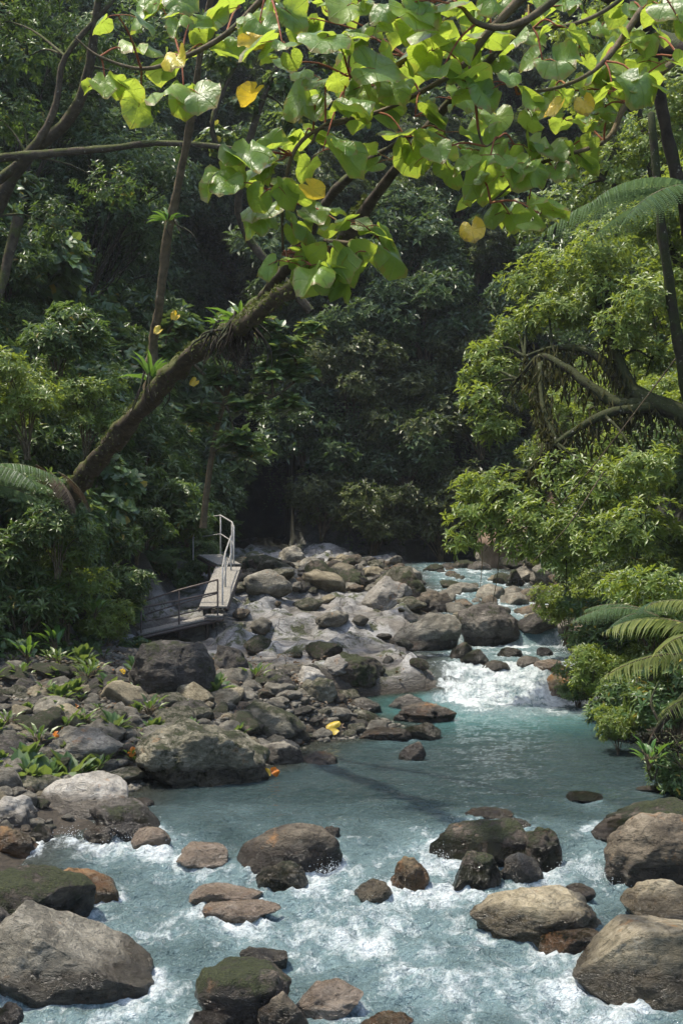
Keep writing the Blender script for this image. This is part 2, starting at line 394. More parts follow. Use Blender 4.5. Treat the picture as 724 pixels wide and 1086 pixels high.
def rock_mat(name, a, b, c_, moss=0., lichen=.3, stain=0., wet=.2, wetdark=.3):
    """a dark, b mid, c_ light rock colours; moss grows on the tops; 'dry' = metres above the water line"""
    n = N(name)
    geo = n.n('NewGeometry'); oi = n.n('ObjectInfo')
    tc = n.n('TexCoord').outputs['Object']
    tc = n.n('VectorMath', {0: tc, 1: oi.outputs['Location']}, operation='ADD').outputs[0]
    f1 = n.noise(tc, 2.1, 8, .62, .4); f2 = n.noise(n.scalev(tc, (1, 1, 2.4)), 6.5, 8, .68, .8); f3 = n.noise(tc, 48, 5, .75)
    f = n.math('ADD', n.math('MULTIPLY', f1, .5), n.math('ADD', n.math('MULTIPLY', f2, .33), n.math('MULTIPLY', f3, .24)))
    col = n.ramp(f, [(.44, a), (.525, b), (.62, c_)])
    big = n.mapr(n.noise(tc, .9, 4, .6), .4, .62); col = n.mix(n.math('MULTIPLY', big, .55), col, n.mix(.5, a, b))
    ov = n.mapr(oi.outputs['Random'], 0, 1, .72, 1.25)
    col = n.mix(1, col, n.n('CombineXYZ', {0: ov, 1: ov, 2: ov}).outputs[0], 'MULTIPLY')
    # pits and cracks
    vr = n.n('TexVoronoi', {'Vector': n.n('VectorMath', {0: tc, 1: n.n('VectorMath', {0: n.n('TexNoise', {'Vector': tc, 'Scale': 3.}).outputs['Color'], 3: .35}, operation='SCALE').outputs[0]}, operation='ADD').outputs[0], 'Scale': 2.6}, feature='DISTANCE_TO_EDGE').outputs['Distance']
    crack = n.math('MULTIPLY', n.mapr(vr, 0, .025, 1, 0), n.mapr(f1, .5, .62))
    col = n.mix(n.math('MULTIPLY', crack, .6), col, tuple(v * .4 for v in a))
    pits = n.mapr(n.noise(tc, 22, 3, .6), .28, .42, 1, 0)
    col = n.mix(n.math('MULTIPLY', pits, .5), col, tuple(v * .5 for v in a))
    li = n.mapr(n.noise(tc, 11, 5, .7), .6, .66); col = n.mix(n.math('MULTIPLY', li, lichen), col, (.36, .35, .28))
    nz = n.n('SeparateXYZ', {0: geo.outputs['Normal']}).outputs[2]
    if stain:
        st = n.mapr(n.math('ADD', n.noise(tc, 2.7, 5, .7), 0), .66 - stain, .78 - stain)
        col = n.mix(n.math('MULTIPLY', st, .75), col, n.ramp(f3, [(.3, (.16, .07, .02)), (.7, (.34, .17, .05))]))
    h = n.math('ADD', n.math('ADD', f2, n.math('MULTIPLY', f3, .28)), n.math('MULTIPLY', pits, -.25))
    rough = .8
    if moss:
        mm = n.math('ADD', n.noise(tc, 3.2, 8, .75), n.math('MULTIPLY', nz, .09))
        mf = n.mapr(mm, .72 - moss, .80 - moss)
        col = n.mix(mf, col, n.ramp(n.noise(tc, 40, 4, .7), [(.3, (.012, .016, .004)), (.6, (.042, .052, .012)), (.8, (.10, .11, .02))]))
        h = n.math('ADD', h, n.math('MULTIPLY', mf, n.noise(tc, 60, 3, .7)))
    dry = n.attr('dry').outputs['Fac']
    wv = n.math('ADD', dry, n.math('MULTIPLY', n.noise(tc, 5, 4), -.22))
    wf = n.mapr(wv, wet - .12, wet - .02, 1, 0)
    wetc = n.mix(1, col, (wetdark, wetdark * .93, wetdark * .85), 'MULTIPLY')
    col = n.mix(wf, col, wetc)
    ro = n.mapr(wf, 0, 1, rough, .22)
    nb = n.bump(h, .06, 1.)
    p = n.n('BsdfPrincipled', {'Base Color': col, 'Roughness': ro, 'Normal': nb, 'Specular IOR Level': .4})
    return n.done(p.outputs[0])
M['rk_tan'] = rock_mat('tan rock', (.08, .065, .038), (.2, .17, .105), (.37, .32, .22), 0, .3, .03)
M['rk_grey'] = rock_mat('grey rock', (.062, .056, .042), (.155, .142, .108), (.31, .285, .225), 0, .35, .05)
M['rk_pale'] = rock_mat('pale rock', (.13, .12, .10), (.28, .26, .22), (.42, .4, .35), 0, .3, .05)
M['rk_brown'] = rock_mat('brown rock', (.032, .025, .016), (.08, .064, .042), (.18, .15, .105), 0, .15, .1)
M['rk_dark'] = rock_mat('dark rock', (.025, .02, .016), (.06, .052, .042), (.15, .135, .11), .14, .25, 0)
M['rk_moss'] = rock_mat('mossy rock', (.035, .027, .018), (.09, .07, .05), (.18, .15, .11), .235, .2, .05)
M['rk_olive'] = rock_mat('olive rock', (.06, .055, .035), (.13, .12, .08), (.24, .22, .16), .17, .35, .03)
M['rk_orange'] = rock_mat('orange stained rock', (.06, .045, .022), (.17, .125, .065), (.30, .24, .15), .1, .2, .22)
M['rk_pink'] = rock_mat('pink-brown wet rock', (.10, .08, .06), (.2, .165, .13), (.34, .3, .25), 0, .1, .05, wet=.4, wetdark=.7)

def ground_mat():
    n = N('ground'); g = n.n('NewGeometry'); pos = g.outputs['Position']
    rock = n.attr('rocky').outputs['Fac']; hill = n.attr('hill').outputs['Fac']
    f1 = n.noise(n.scalev(pos, (1, .6, 2)), .9, 8, .62, .8); f2 = n.noise(n.scalev(pos, (1, .5, 3)), 4, 8, .7, .6); f3 = n.noise(pos, 25, 5, .7)
    f = n.math('ADD', n.math('MULTIPLY', f1, .5), n.math('ADD', n.math('MULTIPLY', f2, .35), n.math('MULTIPLY', f3, .22)))
    stone = n.ramp(f, [(.42, (.05, .048, .042)), (.50, (.15, .147, .138)), (.62, (.31, .307, .295))])
    nz = n.n('SeparateXYZ', {0: g.outputs['Normal']}).outputs[2]
    mm = n.mapr(n.noise(pos, 1.3, 8, .74), .525, .585)
    vr = n.n('TexVoronoi', {'Vector': n.scalev(n.n('VectorMath', {0: pos, 1: n.n('VectorMath', {0: n.n('TexNoise', {'Vector': pos, 'Scale': 1.5, 'Detail': 4.}).outputs['Color'], 3: 1.1}, operation='SCALE').outputs[0]}, operation='ADD').outputs[0], (1, .45, 1)), 'Scale': 1.1}, feature='DISTANCE_TO_EDGE').outputs['Distance']
    crk = n.mapr(vr, 0, .025, 1, 0)
    stone = n.mix(n.math('MULTIPLY', crk, .4), stone, (.025, .022, .018))
    mosscol = n.ramp(n.noise(pos, 30, 4, .7), [(.3, (.015, .02, .006)), (.6, (.05, .06, .014)), (.8, (.10, .115, .025))])
    stone = n.mix(mm, stone, mosscol)
    gravel = n.ramp(n.noise(pos, 18, 6, .7), [(.35, (.022, .018, .012)), (.6, (.07, .06, .045)), (.75, (.14, .12, .09))])
    soil = n.ramp(n.noise(pos, 3, 8, .7), [(.35, (.008, .008, .005)), (.6, (.02, .022, .01)), (.75, (.03, .045, .014))])
    c = n.mix(rock, gravel, stone); c = n.mix(hill, c, soil)
    bare = n.attr('bare').outputs['Fac']
    c = n.mix(bare, c, n.ramp(n.noise(n.scalev(pos, (1, 1, .35)), 2.5, 6, .7), [(.35, (.10, .07, .04)), (.7, (.26, .18, .11))]))
    dry = n.attr('dry').outputs['Fac']
    wf = n.math('MULTIPLY', n.mapr(n.math('ADD', dry, n.math('MULTIPLY', n.noise(pos, 2, 4), -.3)), -.08, .1, 1, 0), n.math('SUBTRACT', 1, hill))
    c = n.mix(wf, c, n.mix(1, c, (.6, .55, .48), 'MULTIPLY'))
    h = n.math('ADD', n.math('ADD', f2, n.math('MULTIPLY', f1, .5)), n.math('MULTIPLY', f3, .3))
    h = n.math('ADD', h, n.math('MULTIPLY', n.math('MULTIPLY', crk, rock), -.4))
    shiny = n.mapr(n.noise(pos, .8, 4), .45, .6, .75, .42)
    p = n.n('BsdfPrincipled', {'Base Color': c, 'Roughness': n.mix(rock, (.9, .9, .9), shiny), 'Normal': n.bump(h, .07, .9), 'Specular IOR Level': .4})
    return n.done(p.outputs[0])
M['ground'] = ground_mat()

def water_mat():
    n = N('milky turquoise water'); g = n.n('NewGeometry'); pos = g.outputs['Position']
    foam = n.attr('foam').outputs['Fac']; depth = n.attr('depth').outputs['Fac']; turq = n.attr('turq').outputs['Fac']; chop = n.attr('chop').outputs['Fac']
    warp = n.n('TexNoise', {'Vector': pos, 'Scale': 1.8, 'Detail': 3.}).outputs['Color']
    wp = n.n('VectorMath', {0: pos, 1: n.n('VectorMath', {0: warp, 3: .3}, operation='SCALE').outputs[0]}, operation='ADD').outputs[0]
    s1 = n.noise(n.scalev(wp, (1, .7, 1)), 3.2, 9, .66, .25)
    s2 = n.noise(n.scalev(wp, (1.5, .4, 1)), 12, 6, .78, .3)
    vor = n.n('TexVoronoi', {'Vector': n.scalev(wp, (1, .75, 1)), 'Scale': 11.}, feature='DISTANCE_TO_EDGE').outputs['Distance']
    lace = n.mapr(vor, 0, .16, 1, 0)
    s = n.math('ADD', n.math('MULTIPLY', s1, .70), n.math('ADD', n.math('MULTIPLY', s2, .27), n.math('MULTIPLY', lace, .03)))
    thr = n.mapr(foam, 0, 1, .63, .36)
    ff = n.n('MapRange', {'Value': s, 'From Min': thr, 'From Max': n.math('ADD', thr, .16)}, clamp=True).outputs[0]
    ff = n.math('MULTIPLY', ff, n.mapr(foam, .02, .2))
    body = n.mix(turq, (.016, .032, .031), (.035, .14, .13))
    lightb = n.mapr(foam, 0, .5, 0, 1)
    body = n.mix(lightb, body, (.15, .22, .225))
    shallow = n.mapr(depth, .0, .22, 1, 0)
    body = n.mix(n.math('MULTIPLY', shallow, .55), body, (.12, .10, .065))
    col = n.mix(ff, body, (.55, .60, .60))
    # ripples
    r1 = n.noise(n.scalev(pos, (.6, 1.5, 1)), 5.5, 4, .6, .4); r2 = n.noise(n.scalev(wp, (.8, 1.2, 1)), 20, 4, .6, .5)
    r3 = n.noise(wp, 55, 3, .6)
    h = n.math('ADD', n.math('MULTIPLY', r1, 1), n.math('ADD', n.math('MULTIPLY', r2, .6), n.math('MULTIPLY', n.math('MULTIPLY', r3, .22), chop)))
    nb = n.bump(h, n.mapr(chop, .2, 1, .11, .13), 1.)
    nb = n.bump(s, .05, n.mapr(foam, 0, .5, 0, .8), nb)
    p = n.n('BsdfPrincipled', {'Base Color': col, 'Roughness': n.mapr(ff, 0, 1, .07, .55), 'IOR': 1.33, 'Normal': nb, 'Specular IOR Level': .5})
    tr = n.n('BsdfTransparent', {'Color': (.75, .85, .82, 1)})
    fr = n.n('Fresnel', {'IOR': 1.33, 'Normal': nb}).outputs[0]
    al = n.mapr(depth, 0, .3, .25, 1)
    al = n.math('MAXIMUM', n.math('MAXIMUM', al, ff), fr)
    mx = n.n('MixShader', {0: al, 1: tr.outputs[0], 2: p.outputs[0]})
    return n.done(mx.outputs[0])
M['water'] = water_mat()

def simple(name, a, b, scale=8, rough=.7, metal=0., stretch=(1, 1, 1)):
    n = N(name); tc = n.n('TexCoord').outputs['Object']
    f = n.noise(n.scalev(tc, stretch), scale, 6, .65)
    p = n.n('BsdfPrincipled', {'Base Color': n.ramp(f, [(.3, a), (.7, b)]), 'Roughness': rough, 'Metallic': metal, 'Normal': n.bump(f, .01, .5)})
    return n.done(p.outputs[0])
M['plank'] = simple('weathered grey planks', (.12, .11, .09), (.30, .28, .24), 9, .8, 0, (6, 1, 1))
M['rail'] = simple('galvanised rail', (.28, .27, .25), (.5, .49, .46), 20, .45, .5)
M['rail_rust'] = simple('rusty dark rail', (.05, .04, .035), (.14, .11, .09), 20, .6, .3)

# ------------------------------------------------------------------ ground sheet
def grid_faces(nx, ny):
    i = np.arange(ny - 1)[:, None] * nx + np.arange(nx - 1)[None]
    return np.stack([i, i + 1, i + nx + 1, i + nx], -1).reshape(-1, 4)
X, Y, Z = GX, GY, GZ
x, y = X.ravel(), Y.ravel()
W = water_level(y); xl = np.interp(y, *_xL); xr = np.interp(y, *_xR)
tl = np.interp(y, *_tL); tr = np.interp(y, *_tR)
hill = np.maximum.reduce([sm(-.1, .9, tl - x), sm(0, .9, x - tr), sm(51.5, 53, y)])
rocky = sm(26.3, 26.9, y) * sm(-.3, .1, np.maximum(xl - x, x - xr)) * sm(-.3, .3, x - tl)
bare = sm(.6, 1.2, x - tr) * sm(40, 43, y) * sm(7.2, 5.5, Z.ravel()) * .9
me = mesh_np('ground', np.stack([x, y, Z.ravel()], 1), [grid_faces(len(xs), len(ys))], M['ground'],
             attrs={'rocky': rocky, 'hill': hill, 'dry': Z.ravel() - W, 'bare': bare})
tag(obj('ground', me), kind='structure')

# ------------------------------------------------------------------ rocks
_ico = {}
def ico(sub):
    if sub in _ico: return _ico[sub]
    import bmesh
    bm = bmesh.new(); bmesh.ops.create_icosphere(bm, subdivisions=sub, radius=1)
    V = np.array([v.co[:] for v in bm.verts]); Fc = np.array([[v.index for v in f.verts] for f in bm.faces]); bm.free()
    _ico[sub] = (V, Fc); return _ico[sub]
def rock_shape(seed, sx, sy, sz, sub=4, cuts=5, lump=.28, rough=.05, skew=0., planes=()):
    V, Fc = ico(sub); r = np.random.default_rng(seed); V = V.copy()
    d = V.copy()
    V *= (1 + lump * fbm(d * .9 + seed * 3.7, 3))[:, None]
    pl = [(unit(r.normal(size=3)), r.uniform(.55, .92), .85) for _ in range(cuts)] + [(unit(np.array(p[:3], float)), p[3], .97) for p in planes]
    for nrm, off, kf in pl:
        ex = np.clip(V @ nrm - off, 0, None); V -= ex[:, None] * nrm * kf
    V[:, 0] += skew * V[:, 2]
    mn = V.min(0); mx_ = V.max(0); V = (V - (mn + mx_) / 2) / ((mx_ - mn) / 2)
    S = np.array([sx, sy, sz]); V *= S
    m = (sx * sy * sz) ** (1 / 3)
    dd = unit(V / S)
    V += dd * (m * rough * (1.25 * fbm(V / m * 1.7 + seed, 6, .62) + .9 * (ridged(V / m * 1.1 + seed * 2, 4) - .5)))[:, None]
    return V, Fc
rocks_in_water = []
def place_rock(px, base, wpx, hpx, mat, label, cat='boulder', name='boulder', seed=0, cuts=5, lump=.28, rough=.05, skew=0., deep=.8,
               sub=5, water=True, group=None, planes=(), rot=0., sink=.35, lift=0.):
    X0, Yf, z0 = on_surface(px, base, water)
    wm = wpx / F * Yf
    D = wm * deep
    Yc = Yf + D * .42
    if not water: z0 = max(G(X0, Yc), float(water_level(Yc))) if Yc < 58 else z0
    wm = wpx / F * Yc; sx = wm / 2; sy = D / 2
    th = (base - 543) / F
    vis = max(hpx / F * Yc - .33 * D * th * 1.0, hpx / F * Yc * .35)
    H = vis / (1 - sink); sz = H / 2
    zc = z0 - H * sink + sz + lift
    V, Fc = rock_shape(seed, sx, sy, sz, sub, cuts, lump, rough, skew, planes)
    # widest at the water line: sink the centre
    c, s_ = math.cos(rot), math.sin(rot)
    V[:, :2] = V[:, :2] @ np.array([[c, s_], [-s_, c]])
    Xc = (px - 362) / F * Yc
    wl = float(water_level(Yc - D * .3))
    dry = V[:, 2] + zc - wl if water or abs(z0 - wl) < .15 else np.full(len(V), 2.)
    me = mesh_np(name, V, [Fc], M[mat], attrs={'dry': dry})
    o = obj(name, me, loc=(Xc, Yc, zc)); tag(o, label, cat, group)
    if water: rocks_in_water.append((Xc, Yc, sx, sy))
    return o
ROCKS = [  # px, base, w, h, material, label, options
 (72, 1064, 190, 98, 'rk_grey', 'largest grey boulder at the bottom left, peaked with a long slope down to the right', dict(seed=11, cuts=2, lump=.16, skew=-.35, sub=6, deep=.75, rough=.045, planes=((.62, -.1, .78, .28), (0, -1, .35, .72), (-.6, 0, .75, .62)))),
 (34, 990, 130, 66, 'rk_moss', 'rounded boulder with a moss patch, just behind the largest grey boulder', dict(seed=12, cuts=3, lump=.2, skew=-.1)),
 (4, 1010, 46, 50, 'rk_dark', 'dark rock cut by the left edge between two larger boulders', dict(seed=13)),
 (92, 958, 76, 33, 'rk_orange', 'long low orange brown slab sticking out behind the mossy boulder', dict(seed=14, cuts=6, skew=-.4, deep=.5)),
 (12, 912, 62, 36, 'rk_orange', 'orange and yellow stained rock at the left edge', dict(seed=15, cuts=4)),
 (10, 884, 60, 40, 'rk_pale', 'pale grey rock at the left edge above the orange stained one', dict(seed=16)),
 (43, 896, 32, 22, 'rk_olive', 'small olive rock beside the orange stained rock', dict(seed=17, sub=4)),
 (90, 868, 98, 46, 'rk_pale', 'pale smooth boulder in front of the leafy plants on the left shore', dict(seed=18, cuts=4, lump=.24, skew=.25)),
 (133, 889, 74, 38, 'rk_dark', 'dark pointed rock in the riffle right of the pale shore boulder', dict(seed=19, cuts=7, skew=-.45)),
 (106, 896, 34, 20, 'rk_brown', 'small round brown rock leaning on the dark pointed rock', dict(seed=20, sub=4)),
 (161, 900, 42, 21, 'rk_pink', 'flat pinkish rock washed by the riffle', dict(seed=21, sub=4)),
 (152, 856, 24, 9, 'rk_brown', 'tiny wet rock behind the dark pointed rock', dict(seed=22, sub=4)),
 (215, 920, 56, 24, 'rk_pink', 'low rounded pinkish rock alone left of the dark brown egg shaped boulder', dict(seed=23, cuts=2)),
 (307, 926, 114, 51, 'rk_brown', 'large dark brown egg shaped boulder in the middle of the stream', dict(seed=24, cuts=1, lump=.12, sub=6, skew=.1, rough=.025, deep=.7, sink=.42)),
 (298, 943, 56, 28, 'rk_olive', 'small knobbly rock right in front of the brown egg shaped boulder', dict(seed=25, cuts=4, rough=.09)),
 (351, 893, 19, 15, 'rk_brown', 'little round rock behind the right end of the brown egg shaped boulder', dict(seed=26, sub=4)),
 (238, 963, 82, 22, 'rk_pink', 'flat pale slab with water running over it, the farther of two', dict(seed=27, cuts=5, deep=.75)),
 (257, 978, 82, 19, 'rk_pink', 'flat pale slab with water running over it, the nearer of two', dict(seed=28, cuts=5, deep=.6)),
 (280, 1029, 52, 22, 'rk_grey', 'small angular blue grey rock in open water', dict(seed=29, cuts=8)),
 (257, 1092, 102, 62, 'rk_moss', 'dark blocky boulder with a mossy top at the bottom edge', dict(seed=30, cuts=4, lump=.2, sink=.3, planes=((0, 0, 1, .6),))),
 (299, 1104, 56, 50, 'rk_brown', 'rounded brown rock in front of the dark blocky boulder', dict(seed=31, cuts=3)),
 (226, 1100, 52, 26, 'rk_dark', 'small dark rock at the foot of the dark blocky boulder', dict(seed=32)),
 (348, 1077, 74, 34, 'rk_pink', 'wet streaked brown rock with water sheeting over its left side', dict(seed=33, cuts=5)),
 (8, 1092, 34, 27, 'rk_dark', 'dark rounded rock in the bottom left corner', dict(seed=34)),
 (410, 1096, 56, 20, 'rk_orange', 'low orange brown rock at the bottom edge in midstream', dict(seed=35)),
 (396, 956, 42, 21, 'rk_tan', 'small tan rock with water spilling over it', dict(seed=36, sub=4)),
 (434, 946, 42, 36, 'rk_orange', 'upright yellowish tan rock beside the central rapid', dict(seed=37, cuts=4)),
 (508, 917, 108, 48, 'rk_moss', 'long dark boulder with moss, largest of the midstream cluster', dict(seed=38, cuts=4, lump=.2, skew=.1)),
 (505, 941, 60, 38, 'rk_moss', 'mossy topped rock in front of the long dark boulder', dict(seed=39, cuts=3, rot=.3)),
 (553, 939, 44, 33, 'rk_grey', 'grey cracked rock between the two mossy rocks of the cluster', dict(seed=40, cuts=6)),
 (575, 919, 42, 40, 'rk_moss', 'round mossy rock at the right end of the midstream cluster', dict(seed=41, cuts=2)),
 (519, 869, 52, 11, 'rk_brown', 'flat brown rock barely above water behind the midstream cluster', dict(seed=42, sub=4)),
 (545, 880, 34, 12, 'rk_grey', 'flat grey rock behind the round mossy rock', dict(seed=43, sub=4)),
 (608, 958, 45, 20, 'rk_brown', 'small dark rounded rock behind the largest tan boulder', dict(seed=44, sub=4)),
 (569, 1000, 142, 58, 'rk_tan', 'large pitted tan boulder standing in the stream, dark at its water line', dict(seed=45, cuts=3, lump=.2, sub=6, skew=-.05, rough=.045)),
 (608, 1013, 78, 26, 'rk_orange', 'low wet ochre rock between the two largest tan boulders', dict(seed=46, cuts=5)),
 (694, 1064, 178, 84, 'rk_tan', 'flat topped angular tan block in the bottom right corner', dict(seed=47, cuts=0, lump=.05, sub=6, rough=.035, deep=.75, sink=.28, planes=((.1, .15, 1, .38), (-.75, .1, .7, .45), (0, -1, .25, .5), (-.6, -1, .1, .6), (0, -.6, .9, .56)))),
 (700, 980, 78, 43, 'rk_tan', 'tan boulder at the right edge below the big brown one', dict(seed=48, cuts=4)),
 (700, 941, 122, 80, 'rk_brown', 'biggest brown boulder at the right edge with water falling past its left side', dict(seed=49, cuts=3, lump=.18, sub=6, sink=.3)),
 (684, 896, 120, 44, 'rk_moss', 'dark moss covered slab behind the biggest brown boulder', dict(seed=50, cuts=3, lump=.2, skew=.3)),
 (716, 989, 36, 18, 'rk_grey', 'small grey rock at the right edge above the angular tan block', dict(seed=51, sub=4)),
 (619, 851, 40, 11, 'rk_moss', 'low mossy rock alone in the pool on the right', dict(seed=52, sub=4)),
 (718, 840, 26, 16, 'rk_orange', 'orange rock at the right edge of the pool', dict(seed=53, sub=4)),
 (690, 841, 34, 6, 'rk_brown', 'thin flat brown rock beside the orange rock in the pool', dict(seed=54, sub=4)),
 (215, 835, 142, 68, 'rk_olive', 'big rough olive brown boulder at the end of the gravel bar', dict(seed=55, cuts=3, lump=.25, sub=6, skew=-.2, rough=.07, water=False, sink=.3)),
 (183, 742, 92, 56, 'rk_dark', 'largest dark boulder with pale specks below the walkway', dict(seed=56, cuts=4, lump=.15, sub=6, water=False, sink=.2, planes=((0, 0, 1, .72),))),
 (244, 720, 40, 36, 'rk_dark', 'round dark boulder right of the largest dark boulder', dict(seed=57, cuts=2, water=False)),
 (290, 788, 76, 38, 'rk_olive', 'olive grey boulder with a sloping back in the cobbles', dict(seed=58, cuts=5, water=False, skew=-.2)),
 (437, 807, 29, 20, 'rk_brown', 'small cone shaped brown rock alone in the pool', dict(seed=59, sub=4, skew=0, lump=.2)),
 (385, 775, 48, 22, 'rk_olive', 'rounded green grey rock at the end of the cobble spit', dict(seed=60)),
 (450, 767, 66, 20, 'rk_brown', 'flat brown rock at the tip of the cobble spit', dict(seed=61, cuts=5, rough=.09)),
 (446, 785, 44, 18, 'rk_olive', 'low olive rock in front of the flat brown spit rock', dict(seed=62, sub=4)),
 (412, 786, 60, 14, 'rk_brown', 'low brown wet slab of the cobble spit', dict(seed=63, sub=4)),
 (339, 812, 38, 14, 'rk_brown', 'wet brown rock at the water edge beside the olive brown boulder', dict(seed=64, sub=4)),
 (432, 752, 40, 14, 'rk_pale', 'pale flat rock at the back of the cobble spit', dict(seed=65, sub=4)),
 (380, 757, 50, 16, 'rk_grey', 'grey rock at the back of the cobble spit', dict(seed=66, sub=4)),
 (518, 686, 66, 46, 'rk_dark', 'biggest nearly black boulder at the head of the chute', dict(seed=67, cuts=4, lump=.2, sub=6, sink=.25)),
 (450, 690, 76, 40, 'rk_grey', 'sloping grey slab boulder left of the nearly black boulder', dict(seed=68, cuts=6, skew=.5, water=False)),
 (376, 735, 64, 32, 'rk_moss', 'dark mossy mound at the foot of the bedrock shelf', dict(seed=69, cuts=3, water=False, rough=.08)),
 (489, 699, 24, 18, 'rk_moss', 'small mossy rock at the lip of the chute', dict(seed=70, sub=4)),
 (504, 706, 34, 17, 'rk_moss', 'round moss topped rock in the white chute', dict(seed=71, sub=4)),
 (523, 713, 34, 12, 'rk_grey', 'wet grey rock in the white chute', dict(seed=72, sub=4)),
 (604, 744, 66, 36, 'rk_orange', 'brown rock with thin water falls at the right side of the chute', dict(seed=73, cuts=5)),
 (577, 697, 18, 11, 'rk_dark', 'small dark rock on the upper ledge', dict(seed=74, sub=4)),
 (540, 697, 28, 10, 'rk_olive', 'low rock below the nearly black boulder', dict(seed=75, sub=4)),
 (560, 708, 26, 12, 'rk_pale', 'pale wet rock in the middle of the upper ledge', dict(seed=76, sub=4)),
 (580, 715, 34, 14, 'rk_pink', 'pinkish wet rock near the right side of the chute', dict(seed=77, sub=4)),
 (622, 694, 44, 34, 'rk_brown', 'dark brown boulder under the fern at the right bank', dict(seed=78, water=False)),
 (618, 672, 40, 28, 'rk_dark', 'dark boulder beside the small fall at the right bank', dict(seed=79, water=False)),
 (410, 647, 54, 34, 'rk_pale', 'pale grey tilted boulder upstream in the boulder field', dict(seed=80, cuts=6, water=False, skew=.2)),
 (437, 640, 36, 30, 'rk_moss', 'moss capped boulder behind the pale tilted boulder', dict(seed=81, water=False)),
 (458, 650, 44, 22, 'rk_brown', 'brown angular boulder right of the moss capped one', dict(seed=82, water=False)),
 (341, 620, 40, 26, 'rk_moss', 'mossy hump shaped boulder far upstream', dict(seed=83, water=False)),
 (372, 626, 40, 20, 'rk_moss', 'low mossy boulder right of the far mossy hump', dict(seed=84, water=False)),
 (309, 604, 30, 20, 'rk_grey', 'rounded grey boulder at the mouth of the dark ravine', dict(seed=85, water=False)),
 (545, 622, 20, 18, 'rk_moss', 'mossy rock by the upper stream, the taller of two', dict(seed=86, sub=4, water=False)),
 (575, 640, 30, 16, 'rk_moss', 'mossy rock by the upper stream, the flatter of two', dict(seed=87, sub=4, water=False)),
 (600, 732, 30, 18, 'rk_olive', 'green rock tucked under bank plants right of the chute', dict(seed=88, sub=4, water=False)),
 (648, 742, 40, 20, 'rk_pale', 'pale stone at the foot of the right bank', dict(seed=89, sub=4, water=False)),
 (36, 842, 70, 18, 'rk_olive', 'flat rock under the plants of the left shore', dict(seed=90, sub=4, water=False)),
 (95, 812, 80, 30, 'rk_grey', 'weathered grey rock left of the olive brown boulder', dict(seed=91, cuts=6, water=False)),
 (338, 745, 40, 22, 'rk_olive', 'flat olive stone in the cobbles below the bedrock', dict(seed=92, water=False)),
 (300, 738, 34, 22, 'rk_dark', 'dark angular stone in the cobbles below the bedrock', dict(seed=93, water=False)),
 (330, 728, 30, 20, 'rk_pale', 'pale pointed stone in the cobbles below the bedrock', dict(seed=94, water=False)),
 (300, 812, 44, 24, 'rk_grey', 'grey flat stone beside the olive brown boulder', dict(seed=95, water=False)),
 (360, 730, 34, 16, 'rk_pale', 'pale rounded stone at the left end of the turquoise water', dict(seed=96, water=False)),
]
for (px, b, w_, h_, mat, lab, kw) in ROCKS:
    kw.setdefault('rough', .055)
    place_rock(px, b, w_, h_, mat, lab, **kw)

# cobble prototypes: copies of a handful of shapes
protos = []
for k in range(16):
    mk = ['rk_grey', 'rk_olive', 'rk_dark', 'rk_tan', 'rk_grey', 'rk_brown', 'rk_grey', 'rk_moss'][k % 8]
    V, Fc = rock_shape(200 + k, 1, random.uniform(.7, 1), random.uniform(.42, .75), 4, 5, .22, .06)
    protos.append(mesh_np('cobble', V, [Fc], M[mk], attrs={'dry': np.full(len(V), 2.)}))
def tri_in(u, v): return u, v
placed = []
def scatter(n, region, size, name, label, cat, group, meshes, mind=.8, sinkf=.25):
    cnt = 0; tries = 0
    while cnt < n and tries < n * 60:
        tries += 1
        px, py = region(); xw, yw, zw = on_surface(px, py, False)
        r = size() * (1 if yw < 30 else 1)
        if zw < float(water_level(yw)) + .01: continue
        if any((xw - a) ** 2 + (yw - b) ** 2 < (mind * (r + c)) ** 2 for a, b, c in placed): continue
        placed.append((xw, yw, r)); cnt += 1
        o = obj(name, random.choice(meshes), loc=(xw, yw, G(xw, yw) + r * .3 * (1 - sinkf)), rot=(random.uniform(-.3, .3), random.uniform(-.3, .3), random.uniform(0, 6.3)), scale=(r, r, r * random.uniform(.8, 1.1)))
        if name == 'cobble' or name == 'river_stone':
            mm_ = o.data.materials[0].name.replace(' rock', ''); size_ = 'small' if r < .17 else 'medium' if r < .27 else 'large'
            if 'upstream' in label: wh = ('left of' if px < 330 else 'behind' if px < 420 else 'right of') + ' the pale tilted boulder, ' + ('below the cliff' if py < 612 else 'nearer the camera')
            elif 'foot of the right' in label: wh = 'at the foot of the right bank beside the pool'
            else: wh = ('near the left edge' if px < 70 else 'in front of the largest dark boulder' if px < 150 and py < 775 else 'left of the olive brown boulder' if px < 150 else 'between the dark and olive brown boulders' if px < 250 else 'around the olive grey boulder' if px < 330 else 'out on the cobble spit') + (', far side of the bar' if py < 745 else '')
            label_, group_ = f'{size_} {mm_} stone {wh}', f'{size_} {mm_} stones {wh}'
            tag(o, label_, cat, group_)
        else: tag(o, label, cat, group)
for (a, b, c, d) in rocks_in_water: placed.append((a, b, max(c, d)))
def reg_bar():
    while 1:
        px, py = random.uniform(0, 480), random.uniform(712, 835)
        if px > 300 and py < 735 + (px - 300) * .05: continue
        if px > 290 and py > 800: continue
        return px, py
scatter(250, reg_bar, lambda: random.choice([.12, .15, .18, .22, .3, .36]), 'cobble', 'grey or brown cobble among many on the gravel bar', 'cobble', 'cobbles on the gravel bar', protos, .62)
def reg_up():
    while 1:
        px, py = random.uniform(235, 610), random.uniform(596, 668)
        if px < 450 and py > 628: continue
        if px < 330 and py > 612 and random.random() < .8: continue
        return px, py
